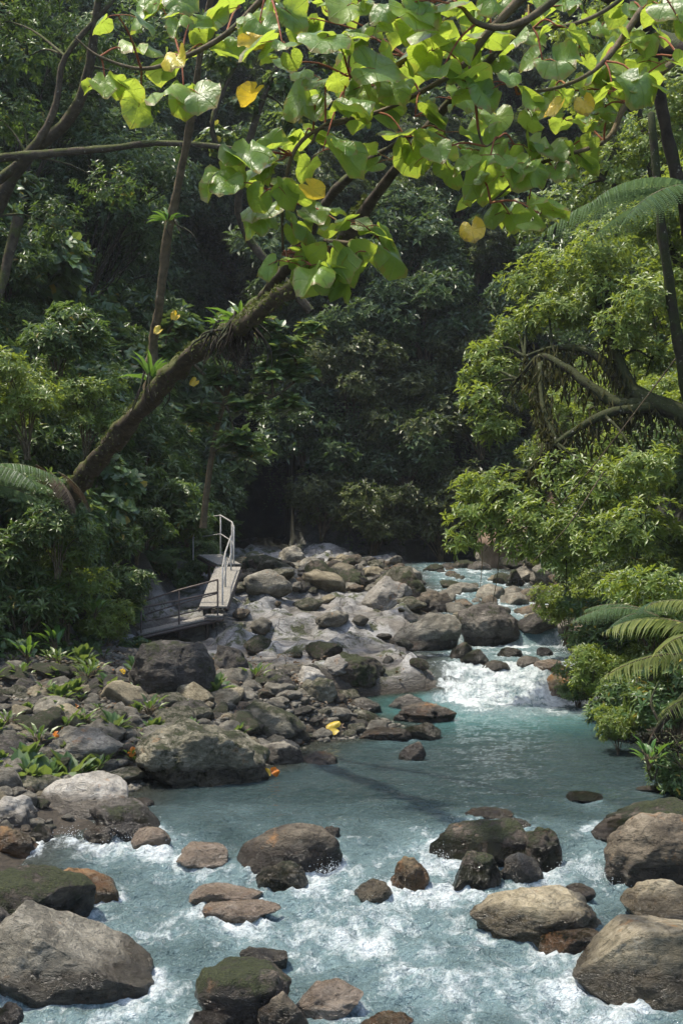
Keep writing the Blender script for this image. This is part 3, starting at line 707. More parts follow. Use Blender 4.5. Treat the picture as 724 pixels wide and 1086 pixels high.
scatter(190, reg_up, lambda: random.choice([.15, .2, .25, .3, .4, .6]), 'river_stone', 'grey river stone in the upstream boulder field', 'river stone', 'stones in the upstream boulder field', protos, .55)
def reg_shelf():
    return random.uniform(255, 450), random.uniform(626, 715)
scatter(20, reg_shelf, lambda: random.choice([.1, .14, .2, .28, .38]), 'river_stone', 'grey river stone in the upstream boulder field', 'river stone', '', protos, .7)
def scatter_wet(n):
    cnt = 0
    for _ in range(n * 30):
        if cnt >= n: break
        px, py = random.uniform(455, 610), random.uniform(600, 668)
        xw, yw, zw = on_surface(px, py, True); r = random.choice([.16, .2, .28, .35, .45])
        if G(xw, yw) > zw or any((xw - a) ** 2 + (yw - b) ** 2 < (.6 * (r + c)) ** 2 for a, b, c in placed): continue
        placed.append((xw, yw, r)); cnt += 1; rocks_in_water.append((xw, yw, r, r))
        tag(obj('river_stone', random.choice(protos), loc=(xw, yw, zw + r * .1), rot=(random.uniform(-.2, .2), random.uniform(-.2, .2), random.uniform(0, 6.3)), scale=(r,) * 3), 'stone standing in the shallow white water upstream', 'river stone', 'stones in the upper stream')
scatter_wet(55)
def reg_right():
    py = random.uniform(700, 800); return random.uniform(596 + (py - 700) * .85, 640 + (py - 700) * .95), py
scatter(34, reg_right, lambda: random.choice([.1, .14, .18, .24]), 'cobble', 'stone at the foot of the right bank beside the pool', 'cobble', 'stones along the right bank', protos, .6)
def reg_shore():
    return random.uniform(-10, 150), random.uniform(838, 905)
scatter(40, reg_shore, lambda: random.choice([.06, .08, .11, .15]), 'cobble', 'cobble', 'cobble', '', protos, .6)
# fine gravel and pebbles between the cobbles: nobody could count them
V0, F0 = ico(1)
gv = []; gf = []; gt = []; k = 0; nn = 0
while nn < 6000:
    yw = random.uniform(16.5, 26.2); xw = random.uniform(-7, 1.6)
    if xw > np.interp(yw, *_xL) + .2: continue
    r = random.uniform(.025, .085)
    gv.append((xw, yw, r)); nn += 1
A = np.array(gv); zz = gfast(A[:, 0], A[:, 1])
S = rng.uniform(.6, 1.1, size=(len(A), 3)) * A[:, 2:3]; S[:, 2] *= .6
off = V0[None] * S[:, None] * (1 + .25 * rng.normal(size=(len(A), len(V0), 1)) * .5)
VV = off + np.stack([A[:, 0], A[:, 1], zz + A[:, 2] * .2], 1)[:, None]
FF = (F0[None] + (np.arange(len(A)) * len(V0))[:, None, None]).reshape(-1, 3)
o = obj('gravel', mesh_np('gravel', VV.reshape(-1, 3), [FF], M['rk_grey'], attrs={'dry': np.full(VV.shape[0] * VV.shape[1], 2.)}))
tag(o, 'small grey gravel filling the bar between cobbles', 'gravel', kind='stuff')

# ------------------------------------------------------------------ water
wx = axis([(-9, -5, .2), (-5, 6.2, .034), (6.2, 9, .2)])
wy = axis([(-20, 7, .5), (7, 9, .1), (9, 20, .034), (20, 33, .045), (33, 52, .09)])
X, Y = np.meshgrid(wx, wy); x, y = X.ravel(), Y.ravel()
base = water_level(y); gz = gfast(x, y)
foam = np.zeros(len(x)); chop = .35 + .65 * sm(19, 14.5, y)
def blob(px, py, rx, ry, amt):
    global foam
    bx, by, _ = on_surface(px, py)
    r1 = rx / F * by; r2 = abs(on_surface(px, py - ry)[1] - by)
    foam += .62 * amt * np.exp(-(((x - bx) / r1) ** 2 + ((y - by) / r2) ** 2))
for b in [(385, 960, 70, 45, .62), (340, 990, 80, 25, .35), (420, 1010, 110, 40, .3), (120, 900, 70, 14, .6), (190, 912, 40, 10, .35), (160, 975, 110, 22, .42),
          (90, 890, 40, 10, .3), (500, 952, 90, 14, .5), (610, 925, 50, 16, .65), (460, 915, 25, 25, .55), (370, 925, 40, 18, .4), (530, 1060, 70, 28, .42),
          (440, 1050, 160, 50, .22), (150, 1080, 120, 20, .2), (560, 890, 150, 16, .14), (420, 880, 180, 20, .16), (660, 1010, 40, 10, .15), (240, 935, 90, 16, .22),
          (625, 1080, 60, 12, .28), (230, 860, 110, 8, .15)]: blob(*b)
flowd = sm(18.5, 14.5, y); perl_ring = perlin(P3(x * 1.6, y * 1.6, 6.))
for (cx, cy, rx, ry) in rocks_in_water:
    dx = (x - cx) / rx; dy = (y - cy) / ry; rr = np.sqrt(dx * dx + dy * dy)
    amp = (.12 + .5 * flowd) if cy < 26 else .35
    foam += amp * np.exp(-((rr - 1.0) / .12) ** 2) * sm(-.25, .35, perl_ring + .15 * np.abs(dx) - .15)
    foam += amp * .6 * np.exp(-(dx / 1.1) ** 2) * np.where(dy < 0, np.exp(-np.abs(dy + .9) / 1.6), 0)
ch = sm(25.5, 26.2, y) * sm(28.3, 27.4, y) * sm(1.3, 2.1, x) * sm(5.3, 4.6, x)
foam += 1.05 * ch
foam += .55 * np.exp(-((y - 25.5) / .8) ** 2) * sm(1.6, 2.6, x) * sm(5.2, 4.4, x)
foam += .22 * np.exp(-((y - 24.4) / 1.1) ** 2) * sm(1.3, 2.8, x)
foam += .42 * sm(27.4, 28.3, y) * sm(31.5, 30, y) + .75 * np.exp(-((y - 31.2) / .35) ** 2) + .4 * sm(31.6, 33, y)
foam = foam + .04 * sm(26, 20, y) + .15 * sm(17.5, 14, y)
foam = foam * (1 + .55 * fbm(P3(x * 1.5 + .5 * y * .3, y * 1.1, 13.), 3))
turq = np.exp(-((y - 25.) / 1.8) ** 2) + .35 * sm(27.5, 28.5, y) + .12 * sm(20, 23, y)
# waves
z = base.copy()
q = fbm(P3(x * 1.1, y * 1.6, 1.), 3); q2 = ridged(P3(x * 2.6 + .4 * q, y * 3.4, 4.), 3) - .5; q3 = fbm(P3(x * 7, y * 9, 2.), 2)
z += chop * (.07 * q + .085 * q2 * (.5 + np.clip(foam, 0, 1)) + .012 * q3)
z += np.clip(foam, 0, 1) * (.035 * fbm(P3(x * 9, y * 9, 7.), 3) + .05 * (ridged(P3(x * 4, y * 5, 9.), 3) - .5))
z += ch * .12 * (ridged(P3(x * 1.6, y * 1.2, 3.), 4) - .4)
for (cx, cy, rx, ry) in rocks_in_water:
    if cy > 17.5: continue
    dx = (x - cx) / rx; dy = (y - cy) / ry
    z += .05 * rx * flowd * np.exp(-(dx / 1.1) ** 2) * (np.exp(-((dy - 1.2) / .4) ** 2) - 1.3 * np.exp(-((dy + 1.2) / .5) ** 2))
foam = np.clip(foam, 0, 1.1)
me = mesh_np('stream_water', np.stack([x, y, z], 1), [grid_faces(len(wx), len(wy))], M['water'],
             attrs={'foam': foam, 'depth': base - gz, 'turq': np.clip(turq, 0, 1), 'chop': chop})
tag(obj('water', me), kind='structure')

# drops thrown up where the current hits the rocks
B_ = []
for (px, py, rx, n_) in [(350, 926, 22, 420), (395, 945, 22, 380), (620, 925, 30, 420), (468, 915, 12, 200), (120, 892, 30, 260), (75, 890, 18, 160), (560, 738, 50, 500), (600, 690, 20, 160), (190, 905, 20, 100), (640, 935, 30, 200)]:
    for _ in range(n_):
        a, b, c = on_surface(px + random.gauss(0, rx * .5), py + random.gauss(0, 4)); B_.append((a, b + random.gauss(0, .05), c + random.expovariate(1 / .03) + .01, random.choice([.0015, .002, .003, .004]) * (1.8 if b > 20 else 1)))
B_ = np.array(B_); VV = V0[None] * B_[:, 3][:, None, None] + B_[:, None, :3]
FF = (F0[None] + (np.arange(len(B_)) * len(V0))[:, None, None]).reshape(-1, 3)
n = N('spray'); pr_ = n.n('BsdfPrincipled', {'Base Color': (.7, .75, .76, 1), 'Roughness': .25}); M['spray'] = n.done(pr_.outputs[0])
tag(obj('spray', mesh_np('spray', VV.reshape(-1, 3), [FF], M['spray'])), 'white drops of spray where the current hits the rocks', 'spray', kind='stuff')
# ------------------------------------------------------------------ walkway
def slab(bm_list, a, b, c, d, t):
    """a plank: four top corners and thickness"""
    V = [np.array(p, float) for p in (a, b, c, d)]; V += [p - np.array([0, 0, t]) for p in V]
    bm_list.append(V)
def slabs_mesh(name, L, mat):
    V = np.concatenate([np.array(v) for v in L]); F_ = np.array([[0, 1, 2, 3], [7, 6, 5, 4], [0, 4, 5, 1], [1, 5, 6, 2], [2, 6, 7, 3], [3, 7, 4, 0]])
    FF = (F_[None] + (np.arange(len(L)) * 8)[:, None, None]).reshape(-1, 4)
    return mesh_np(name, V, [FF], mat, smooth=False)
wroot = empty('walkway', P(230, 640, 32), 'metal and plank walkway with thin handrails climbing the rocks by the left bank', 'walkway')
wloc = Vector(wroot.location)
def child(name, me):
    o = obj(name, me, wroot); o.location = -wloc; return o
def deck(A, B, width, nb, name, label=None):
    """planks laid across between A and B (centre line); width along a horizontal cross direction"""
    A, B = np.array(A), np.array(B); d = B - A; cr = unit(np.cross(d, [0, 0, 1.])) * width / 2
    L = []
    for k in range(nb):
        a = A + d * (k + .04) / nb; b = A + d * (k + .96) / nb; j = random.uniform(-.01, .01)
        slab(L, a - cr, a + cr, b + cr, b - cr, .035 + 0 * j)
    o = child(name, slabs_mesh(name, L, M['plank']))
    T = Tubes()
    for s in (-1, 1): T.add([A + cr * s * .97 - [0, 0, .09], B + cr * s * .97 - [0, 0, .09]], [.045, .045], 4)
    child('side_beam', T.mesh('side_beam', M['rail_rust']))
    return o
def rail(pts, h, post_every=1, mat='rail', name='handrail', mid=True):
    T = Tubes(); pts = [np.array(p) for p in pts]
    T.add([p + [0, 0, h] for p in pts], [.022] * len(pts), 6, fine=1)
    if mid: T.add([p + [0, 0, h * .5] for p in pts], [.016] * len(pts), 6, fine=1)
    child(name, T.mesh(name, M[mat]))
    for p in pts[::post_every]:
        T2 = Tubes(); T2.add([p - [0, 0, .1], p + [0, 0, h]], [.022, .022], 6)
        child('rail_post', T2.mesh('rail_post', M[mat]))
lo0, lo1 = P(146, 671, 31.0), P(234, 651, 31.4)
deck(lo0, lo1, .8, 26, 'lower_deck')
deck(P(218, 652, 31.2), P(236, 652, 31.2), .5, 4, 'landing')
r0, r1 = P(226, 643, 31.6), P(242, 601, 34.6)
deck(r0, r1, .62, 30, 'ramp')
u0, u1 = P(243, 598, 34.9), P(222, 588, 36.2)
deck(u0, u1, .62, 12, 'upper_deck')
rail([P(150, 675, 30.7), P(190, 667, 30.9), P(231, 658, 31.0)], .62, 1, 'rail_rust')
rail([P(143, 670, 31.9), P(190, 655, 31.9), P(231, 644, 31.9)], .62, 1, 'rail_rust')
rail([P(236, 642, 31.7), P(239, 625, 33.), P(245, 606, 34.3)], .85, 1)
rail([P(248, 600, 35.), P(246, 594, 35.6), P(234, 586, 36.4), P(205, 590, 36.8)], .95, 1)
for p in (lo0, (lo0 + lo1) / 2, lo1 - [.3, 0, 0], r0, (r0 + r1) / 2, r1, u1):
    T = Tubes(); T.add([p - [0, 0, .08], p - [0, 0, 1.3]], [.04, .04], 6); child('support_post', T.mesh('support_post', M['rail_rust']))

# ------------------------------------------------------------------ plant prototypes
def shrub_proto(name, label, cat, R_, H, blobs, nros, nleaf, L, ratio, kind, mat, group, spread=.6, tall=0., stemr=.02):
    bl = []
    for _ in range(blobs):
        a = random.uniform(0, 6.28); rr = R_ * random.uniform(.1, .8) ** .7; z = tall + H * random.uniform(.25, .95)
        k = 1 - .35 * (z - tall) / H
        bl.append((rr * k * math.cos(a), rr * k * math.sin(a), z, R_ * random.uniform(.28, .5)))
    C, O = cloud(bl, nros, .45)
    B, D, U = rosettes(C, O, nleaf, L, spread)
    Ls = L * rng.uniform(.65, 1.15, len(B))
    t = Tubes()
    for (x_, y_, z_, r_) in bl:
        m = np.array([x_ * .35, y_ * .35, z_ * .55])
        b0 = np.array([random.uniform(-.08, .08), random.uniform(-.08, .08), -.25])
        t.add([b0, m, (x_, y_, z_)], [stemr * (1 + tall * .6), stemr * .7, stemr * .3], 5, fine=3)
        for _ in range(4):
            e = np.array([x_, y_, z_]) + unit(rng.normal(size=3)) * r_ * .9
            t.add([m * .4 + np.array([x_, y_, z_]) * .6, e], [stemr * .45, stemr * .2], 4)
    root = empty(name, (0, 0, -50), label, cat, group)
    obj('foliage' if tall < 1 else 'crown', leaves('foliage', B, D, U, Ls, ratio, kind, M[mat]), root)
    obj('stem' if tall < 1 else 'trunk', t.mesh('stem', M['twig'] if tall < 1 else M['bark_dark']), root)
    return root
used = set()
SHORT = {'glossy': 'glossy shrub', 'round-leaved': 'round-leaved shrub', 'sunlit': 'sunlit shrub', 'dark': 'dark shrub', 'olive': 'olive shrub', 'green': 'green fern', 'drooping': 'drooping fern', 'curtain': 'vine curtain'}
def plant(proto, loc, rz=None, s=1., label=None, group=None, tilt=(0, 0), zoned=False):
    if zoned:
        lab = proto['label0'] if 'label0' in proto else proto['label']
        proto['label0'] = lab
        w0 = lab.split()[0]; short = SHORT.get(w0, 'shrub')
        if 'tree' in lab: short = w0 + ' leafy tree'
        z_ = zone(*loc); label = (short + ' ' + z_); group = short + 's ' + z_
        label = ' '.join(label.split()[:16])
    rz = random.uniform(0, 6.28) if rz is None else rz
    rot = (tilt[0], tilt[1], rz)
    if proto.name not in used:
        used.add(proto.name); proto.location = loc; proto.rotation_euler = rot; proto.scale = (s,) * 3
        if label: proto['label'] = label
        if group: proto['group'] = group
        return proto
    return copy_tree(proto, loc, rot, s, label, group)
GL, GR, GC = 'shrubs on the shaded left bank', 'shrubs on the sunlit right bank', 'shrubs covering the far cliff'
lab_l = 'glossy long-leaved shrub growing in the shade of the left bank slope'
lab_r = 'sunlit small-leaved shrub growing on the right bank slope'
lab_c = 'dark shrub clinging to the shaded far cliff'
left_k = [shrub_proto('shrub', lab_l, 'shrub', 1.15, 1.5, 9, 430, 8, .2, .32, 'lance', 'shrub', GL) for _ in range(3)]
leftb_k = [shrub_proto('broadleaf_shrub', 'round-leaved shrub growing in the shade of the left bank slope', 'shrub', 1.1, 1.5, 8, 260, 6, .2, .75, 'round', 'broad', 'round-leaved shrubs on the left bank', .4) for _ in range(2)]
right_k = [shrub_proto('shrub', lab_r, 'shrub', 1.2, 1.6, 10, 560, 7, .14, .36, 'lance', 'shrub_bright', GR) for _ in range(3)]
rightd_k = [shrub_proto('shrub', 'dark glossy shrub growing on the right bank slope', 'shrub', 1.2, 1.6, 10, 440, 7, .18, .38, 'lance', 'broad', 'dark shrubs on the right bank') for _ in range(2)]
cliff_k = [shrub_proto('cliff_shrub', lab_c, 'shrub', 1.5, 1.8, 13, 900, 6, .2, .45, 'kite', 'far', GC) for _ in range(3)]
cliffo_k = [shrub_proto('olive_shrub', 'olive leaved shrub clinging to the far cliff', 'shrub', 1.5, 1.8, 13, 1000, 6, .16, .5, 'kite', 'far_olive', 'olive shrubs covering the far cliff') for _ in range(2)]
tree_k = [shrub_proto('forest_tree', 'dark leafy tree standing on the wooded slope above the valley', 'tree', 2.3, 3.4, 16, 1300, 6, .2, .42, 'kite', 'far', 'forest trees on the wooded slopes', tall=3.2, stemr=.04) for _ in range(3)]
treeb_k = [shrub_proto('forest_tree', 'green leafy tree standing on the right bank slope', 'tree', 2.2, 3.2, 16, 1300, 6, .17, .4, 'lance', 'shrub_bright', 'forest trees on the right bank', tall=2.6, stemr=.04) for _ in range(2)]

# fronds: rachis with leaflets, each leaflet itself cut into pinnules
def frond_parts(L, width, npin, sub, droop=.5, up=.5, seed=0, leafr=.3):
    """arrays B, D, U, len of kite leaflets for one frond leaving the origin along +x"""
    s = np.linspace(0, 1, 40); ang = up - (up + droop) * s
    px_ = np.cumsum(np.cos(ang)) * L / 40; pz_ = np.cumsum(np.sin(ang)) * L / 40
    rach = np.stack([px_, 0 * px_, pz_], 1)
    B, D, U, Ls = [], [], [], []
    for k in range(npin):
        t = .12 + .87 * k / npin
        i = min(39, int(t * 39)); c = rach[i]; tg = unit(rach[min(39, i + 1)] - rach[max(0, i - 1)]); nrm = np.array([-tg[2], 0, tg[0]])
        wl = width * (math.sin(math.pi * min(1, .18 + t * .82)) ** .7) * random.uniform(.92, 1.05)
        for sd in (-1, 1):
            d = unit(np.array([0, sd, 0]) * .9 + tg * .42 - nrm * .28)
            if sub == 0:
                B.append(c); D.append(d); U.append(nrm + d * .1); Ls.append(wl)
            else:
                for j in range(sub):
                    u = (j + .5) / sub; pc = c + d * wl * u - np.array([0, 0, 1]) * wl * .25 * u * u
                    for s2 in (-1, 1):
                        B.append(pc); D.append(unit(tg * s2 + d * .45)); U.append(nrm); Ls.append(wl * .2 * (1 - u * .75) + .008)
    return np.array(B), np.array(D), np.array(U), np.array(Ls), rach
def frond_mesh(name, specs, mat, ratio, kind='kite'):
    """specs: list of (origin, azimuth, tilt, L, width, npin, sub, droop, up)"""
    Bs, Ds, Us, Ls = [], [], [], []; t = Tubes()
    for (o_, az, L, wd, npn, sub, dr, up) in specs:
        B, D, U, l, ra = frond_parts(L, wd, npn, sub, dr, up)
        c, s_ = math.cos(az), math.sin(az); Rm = np.array([[c, s_, 0], [-s_, c, 0], [0, 0, 1]])
        Bs.append(B @ Rm + o_); Ds.append(D @ Rm); Us.append(U @ Rm); Ls.append(l)
        t.add((ra[::5] @ Rm) + o_, [.012 * L ** .5, .003], 4, fine=1)
    B = np.concatenate(Bs); me = leaves(name, B, np.concatenate(Ds), np.concatenate(Us), np.concatenate(Ls), ratio, kind, M[mat])
    return me, t.mesh('rachis', M['twig'])
def fern_proto(label, L, n, mat='fern', sub=7, group=None, name='fern', npn=22):
    specs = [(np.zeros(3), 6.28 * k / n + random.uniform(-.3, .3), L * random.uniform(.75, 1.1), L * .24, npn, sub, random.uniform(.4, .8), random.uniform(.5, 1.0)) for k in range(n)]
    a, b = frond_mesh('frond', specs, mat, .5)
    r = empty(name, (0, 0, -50), label, 'fern', group); obj('frond', a, r); obj('stalk', b, r); return r
fernp = fern_proto('green fern growing among the bank shrubs', 1.1, 9, group='ferns among the bank shrubs')
ffar = fern_proto('drooping fern on the far cliff', 1.5, 9, 'far', 5, 'ferns on the far cliff')

# big-leaved herb
def herb_proto(label, L, n, group, mat='herb', ratio=.38):
    az = rng.random(n) * 6.28; el = rng.uniform(.4, 1.2, n)
    D = np.stack([np.cos(az) * np.cos(el), np.sin(az) * np.cos(el), np.sin(el)], 1); U = np.stack([-np.cos(az) * np.sin(el), -np.sin(az) * np.sin(el), np.cos(el)], 1)
    B = D * L * rng.uniform(.3, .9, (n, 1)); t = Tubes()
    for b in B: t.add([(0, 0, -.05), b * .5 + [0, 0, .03], b], [.012, .006], 4, fine=2)
    r = empty('leafy_herb', (0, 0, -50), label, 'plant', group)
    obj('foliage', leaves('foliage', B, D, U, L * rng.uniform(.45, 1.1, n), ratio, 'round' if ratio > .45 else 'lance', M[mat]), r); obj('stem', t.mesh('stem', M['twig']), r); return r
herbs = [herb_proto('small green plant sprouting between stones of the gravel bar', .22, 12, 'small plants on the gravel bar', 'shrub', .34), herb_proto('small green plant sprouting between stones of the gravel bar', .22, 22, 'small plants on the gravel bar', 'broad', .62)]
bigherb = herb_proto('large-leaved herb with upright leaves on the left bank', .5, 9, 'large-leaved herbs on the left bank', 'herb', .3)

# vine curtain for the cliff
def vine_proto(label, H, wd, n, mat, group, L=.13):
    B, D, U = [], [], []; t = Tubes()
    for _ in range(n):
        x0 = random.gauss(0, wd / 2); y0 = random.uniform(-.35, .1); h = H * random.uniform(.4, 1)
        zs = np.linspace(0, -h, int(h / .11)); xx = x0 + .12 * np.sin(zs * 1.7 + random.random() * 6) + .05 * rng.normal(size=len(zs))
        pts = np.stack([xx, y0 + .03 * rng.normal(size=len(zs)) - .05 * zs * .2, zs], 1)
        t.add(pts[::5] if len(pts) > 10 else pts[[0, -1]], [.014, .006], 4, fine=1)
        for rep in range(2):
            B.append(pts); a = rng.uniform(-3.14, .0, len(zs)); D.append(np.stack([np.cos(a), np.sin(a) * .8, -.5 + .3 * rng.normal(size=len(zs))], 1)); U.append(np.tile([0, -.6, 1.], (len(zs), 1)) + .35 * rng.normal(size=(len(zs), 3)))
    B, D, U = map(np.concatenate, (B, D, U)); r = empty('hanging_vine', (0, 0, -50), label, 'vine', group)
    obj('foliage', leaves('foliage', B, D, U, L * rng.uniform(.6, 1.3, len(B)), .6, 'kite', M[mat]), r); obj('stem', t.mesh('stem', M['bark_dark']), r); return r
vines = [vine_proto('curtain of leafy vines hanging down the far cliff', 5, 1.2, 22, 'far', 'vine curtains on the far cliff') for _ in range(2)]

# ------------------------------------------------------------------ scatter the vegetation
def poisson(cands, dist):
    keep = []
    cells = {}
    for c in cands:
        k = (int(c[0] // dist), int(c[1] // dist), int(c[2] // dist)); ok = True
        for a in (-1, 0, 1):
            for b in (-1, 0, 1):
                for d in (-1, 0, 1):
                    for q in cells.get((k[0] + a, k[1] + b, k[2] + d), ()):
                        if (q[0] - c[0]) ** 2 + (q[1] - c[1]) ** 2 + (q[2] - c[2]) ** 2 < dist * dist: ok = False
        if ok: cells.setdefault(k, []).append(c); keep.append(c)
    return keep
def visible(x_, y_, z_, m=90):
    if y_ < 2: return False
    px = 362 + x_ / y_ * F; py = 543 - (z_ - CAM_H) / y_ * F
    return -m - 30 < px < 724 + m + 30 and -m < py < 1086 + m
def in_ravine(c):
    px = 362 + c[0] / c[1] * F; py = 543 - (c[2] - CAM_H) / c[1] * F
    return c[1] > 48 and 222 < px < 312 and 452 < py < 610
def slope_pts(n, side, y0, y1, reach, s0=-.15):
    yy = rng.uniform(y0, y1, n); ss = s0 + rng.uniform(0, 1, n) ** 1.0 * reach
    t = np.interp(yy, *(_tL if side < 0 else _tR)); xx = t + side * ss
    zz = gfast(xx, yy); return np.stack([xx, yy, zz, ss], 1)
cl = [c for c in slope_pts(9000, -1, 23, 57, 13) if visible(*c[:3]) and not in_ravine(c) and not (29 < c[1] < 36.5 and c[3] < .45)]
for c in poisson([c for c in cl if c[1] <= 46], 1.05) + poisson([c for c in cl if c[1] > 46], 2.4):
    f = c[1]; k = random.random(); s = random.uniform(.75, 1.2) * (1 if f < 35 else 1.25 if f < 46 else 1.9); s *= min(1, .55 + c[3] * .5)
    if f > 46: p_ = random.choice(cliff_k)
    else: p_ = random.choice(left_k) if k < .62 else random.choice(leftb_k) if k < .85 else fernp
    lab = {True: 'dark shrub in the shade high on the left slope'}.get(f > 46); grp = 'dark shrubs far up the left slope' if f > 46 else None
    plant(p_, (c[0] + .2, c[1], c[2] - .1), s=s, tilt=(0, .25), zoned=True) if lab else plant(p_, (c[0] + .2, c[1], c[2] - .1), s=s, tilt=(0, .25), zoned=True)
cr_ = [c for c in slope_pts(9000, 1, 16, 52, 13, .1) if visible(*c[:3])]
for c in poisson(cr_, 1.15):
    k = random.random(); s = random.uniform(.75, 1.25) * (1 if c[1] < 35 else 1.25); s *= min(1, .5 + c[3] * .5)
    if c[1] > 44 and c[2] < 4.5: continue
    p_ = random.choice(right_k) if k < .6 else random.choice(rightd_k) if k < .93 else fernp
    if p_ is fernp: plant(p_, (c[0] - .2, c[1], c[2]), s=s, zoned=True)
    else: plant(p_, (c[0] - .2, c[1], c[2] - .1), s=s, tilt=(0, -.25), zoned=True)
cc = []
yline = np.arange(48, 90, .15)
for _ in range(14000):
    a = random.uniform(-11, 12); zt = random.uniform(2.4, 25); col_ = gfast(np.full(len(yline), a), yline); k = int(np.argmax(col_ >= zt))
    if col_[k] >= zt and visible(a, yline[k], zt): cc.append((a, yline[k], zt))
pc = poisson(cc, 1.6)
pc = [c for c in pc if not in_ravine(c)]
for c in pc:
    k = random.random(); s = random.uniform(1.1, 1.7)
    p_ = random.choice(cliff_k) if k < .62 else random.choice(cliffo_k) if k < .84 else ffar
    plant(p_, (c[0], c[1] - .7, c[2] - .5), s=s, tilt=(.2, 0), zoned=True)
for k in range(30):
    c = random.choice(pc)
    if c[2] > 6: plant(random.choice(vines), (c[0], c[1] - 1.1, c[2]), rz=random.uniform(-.4, .4), s=random.uniform(.8, 1.2), zoned=True)
# trees standing up from the slopes
ct = poisson([c for c in slope_pts(2500, -1, 38, 56, 13, 3.5) if visible(*c[:3], 150)], 3.0)
for c in ct: plant(random.choice(tree_k), (c[0], c[1], c[2] - .6), s=random.uniform(.8, 1.15), tilt=(.1, .3), zoned=True)
ct = poisson([c for c in slope_pts(2500, 1, 24, 52, 13, 3.2) if visible(*c[:3], 150)], 2.9)
for c in ct:
    if c[1] > 40: plant(random.choice(tree_k), (c[0], c[1], c[2] - .6), s=random.uniform(.7, 1.0), tilt=(.1, -.3), zoned=True)
    else: plant(random.choice(treeb_k), (c[0], c[1], c[2] - .6), s=random.uniform(.7, 1.05), tilt=(.1, -.3), zoned=True)
xx = rng.uniform(-16, 16, 2000); yy = rng.uniform(58, 80, 2000); zz = gfast(xx, yy)
for c in poisson([c for c in np.stack([xx, yy, zz], 1) if visible(*c, 150) and c[2] > 24], 4.2):
    plant(random.choice(tree_k), (c[0], c[1], c[2] - .6), s=random.uniform(.9, 1.3), tilt=(.3, 0), zoned=True)

# small plants on the bar and along the banks
for k in range(95):
    px, py = random.gauss(60, 90), random.uniform(700, 850)
    if px < -20 or px > 330 - (py - 700) * .3: continue
    a, b, c = on_surface(px, py, False)
    if c > float(water_level(b)) + .04: 
        hk = random.choice([0, 1]); sz = random.uniform(.4, 1.1)
        wh = ('near the left edge' if px < 60 else 'left of the dark boulder' if px < 140 else 'right of the dark boulder') + (' at the back of the bar' if py < 740 else ' in the middle of the bar' if py < 790 else ' nearest the water')
        wd_ = ('small ' if sz < .65 else 'larger ') + ('narrow-leaved sprout ' if hk == 0 else 'broad-leaved sprout ')
        plant(herbs[hk], (a, b, G(a, b) + .03), s=sz, label=wd_ + wh, group=wd_.strip() + 's ' + wh)
for (px, py, Y_) in [(45, 640, 24.5), (100, 655, 25.5), (30, 700, 23), (60, 690, 24)]:
    a = P(px, py, Y_); plant(bigherb, a, s=random.uniform(.6, .8))
# leaf litter on the bar
n_ = 2600; yy = rng.uniform(17, 28, n_); xx = rng.uniform(-7, 1.2, n_); ok = xx < np.interp(yy, *_xL) - .1; xx, yy = xx[ok], yy[ok]
zz = gfast(xx, yy) + .05; a_ = rng.uniform(0, 6.28, len(xx))
o = obj('leaf_litter', leaves('leaf_litter', np.stack([xx, yy, zz], 1), np.stack([np.cos(a_), np.sin(a_), rng.normal(size=len(xx)) * .3], 1), np.tile([0, 0, 1.], (len(xx), 1)) + .3 * rng.normal(size=(len(xx), 3)), rng.uniform(.05, .13, len(xx)), .5, 'kite', M['dead']))
tag(o, 'brown leaf litter strewn between the stones of the bar', 'leaf litter', kind='stuff')
# ------------------------------------------------------------------ the leaning tree with heart-shaped leaves over the stream
def heart_template():
    th = np.linspace(-np.pi, np.pi, 25)[:-1]
    r = .54 * (1 - .72 * np.exp(-((np.pi - np.abs(th)) / .27) ** 2)) + .09 * np.exp(-(th / .28) ** 2) + .014 * np.cos(th * 9) * (np.abs(th) < 2.6)
    rings = [np.zeros((1, 3))]
    for q in (.36, .7, 1.):
        x_ = r * q * np.cos(th) * 1.12; y_ = r * q * np.sin(th) * 1.12
        z_ = .16 * np.abs(y_) ** 1.2 - .28 * np.clip(x_, 0, 1) ** 2 - .22 * q ** 3 * np.clip(np.abs(y_) - .25, 0, 1) + .03 * q * q * np.sin(th * 5 + .6)
        rings.append(np.stack([x_, y_, z_], 1))
    V = np.concatenate(rings); m = 24; tri = [(0, 1 + j, 1 + (j + 1) % m) for j in range(m)]; quad = []
    for k in range(2):
        a = 1 + k * m
        quad += [(a + j, a + m + j, a + m + (j + 1) % m, a + (j + 1) % m) for j in range(m)]
    return V, np.array(tri), np.array(quad)
HT = heart_template()
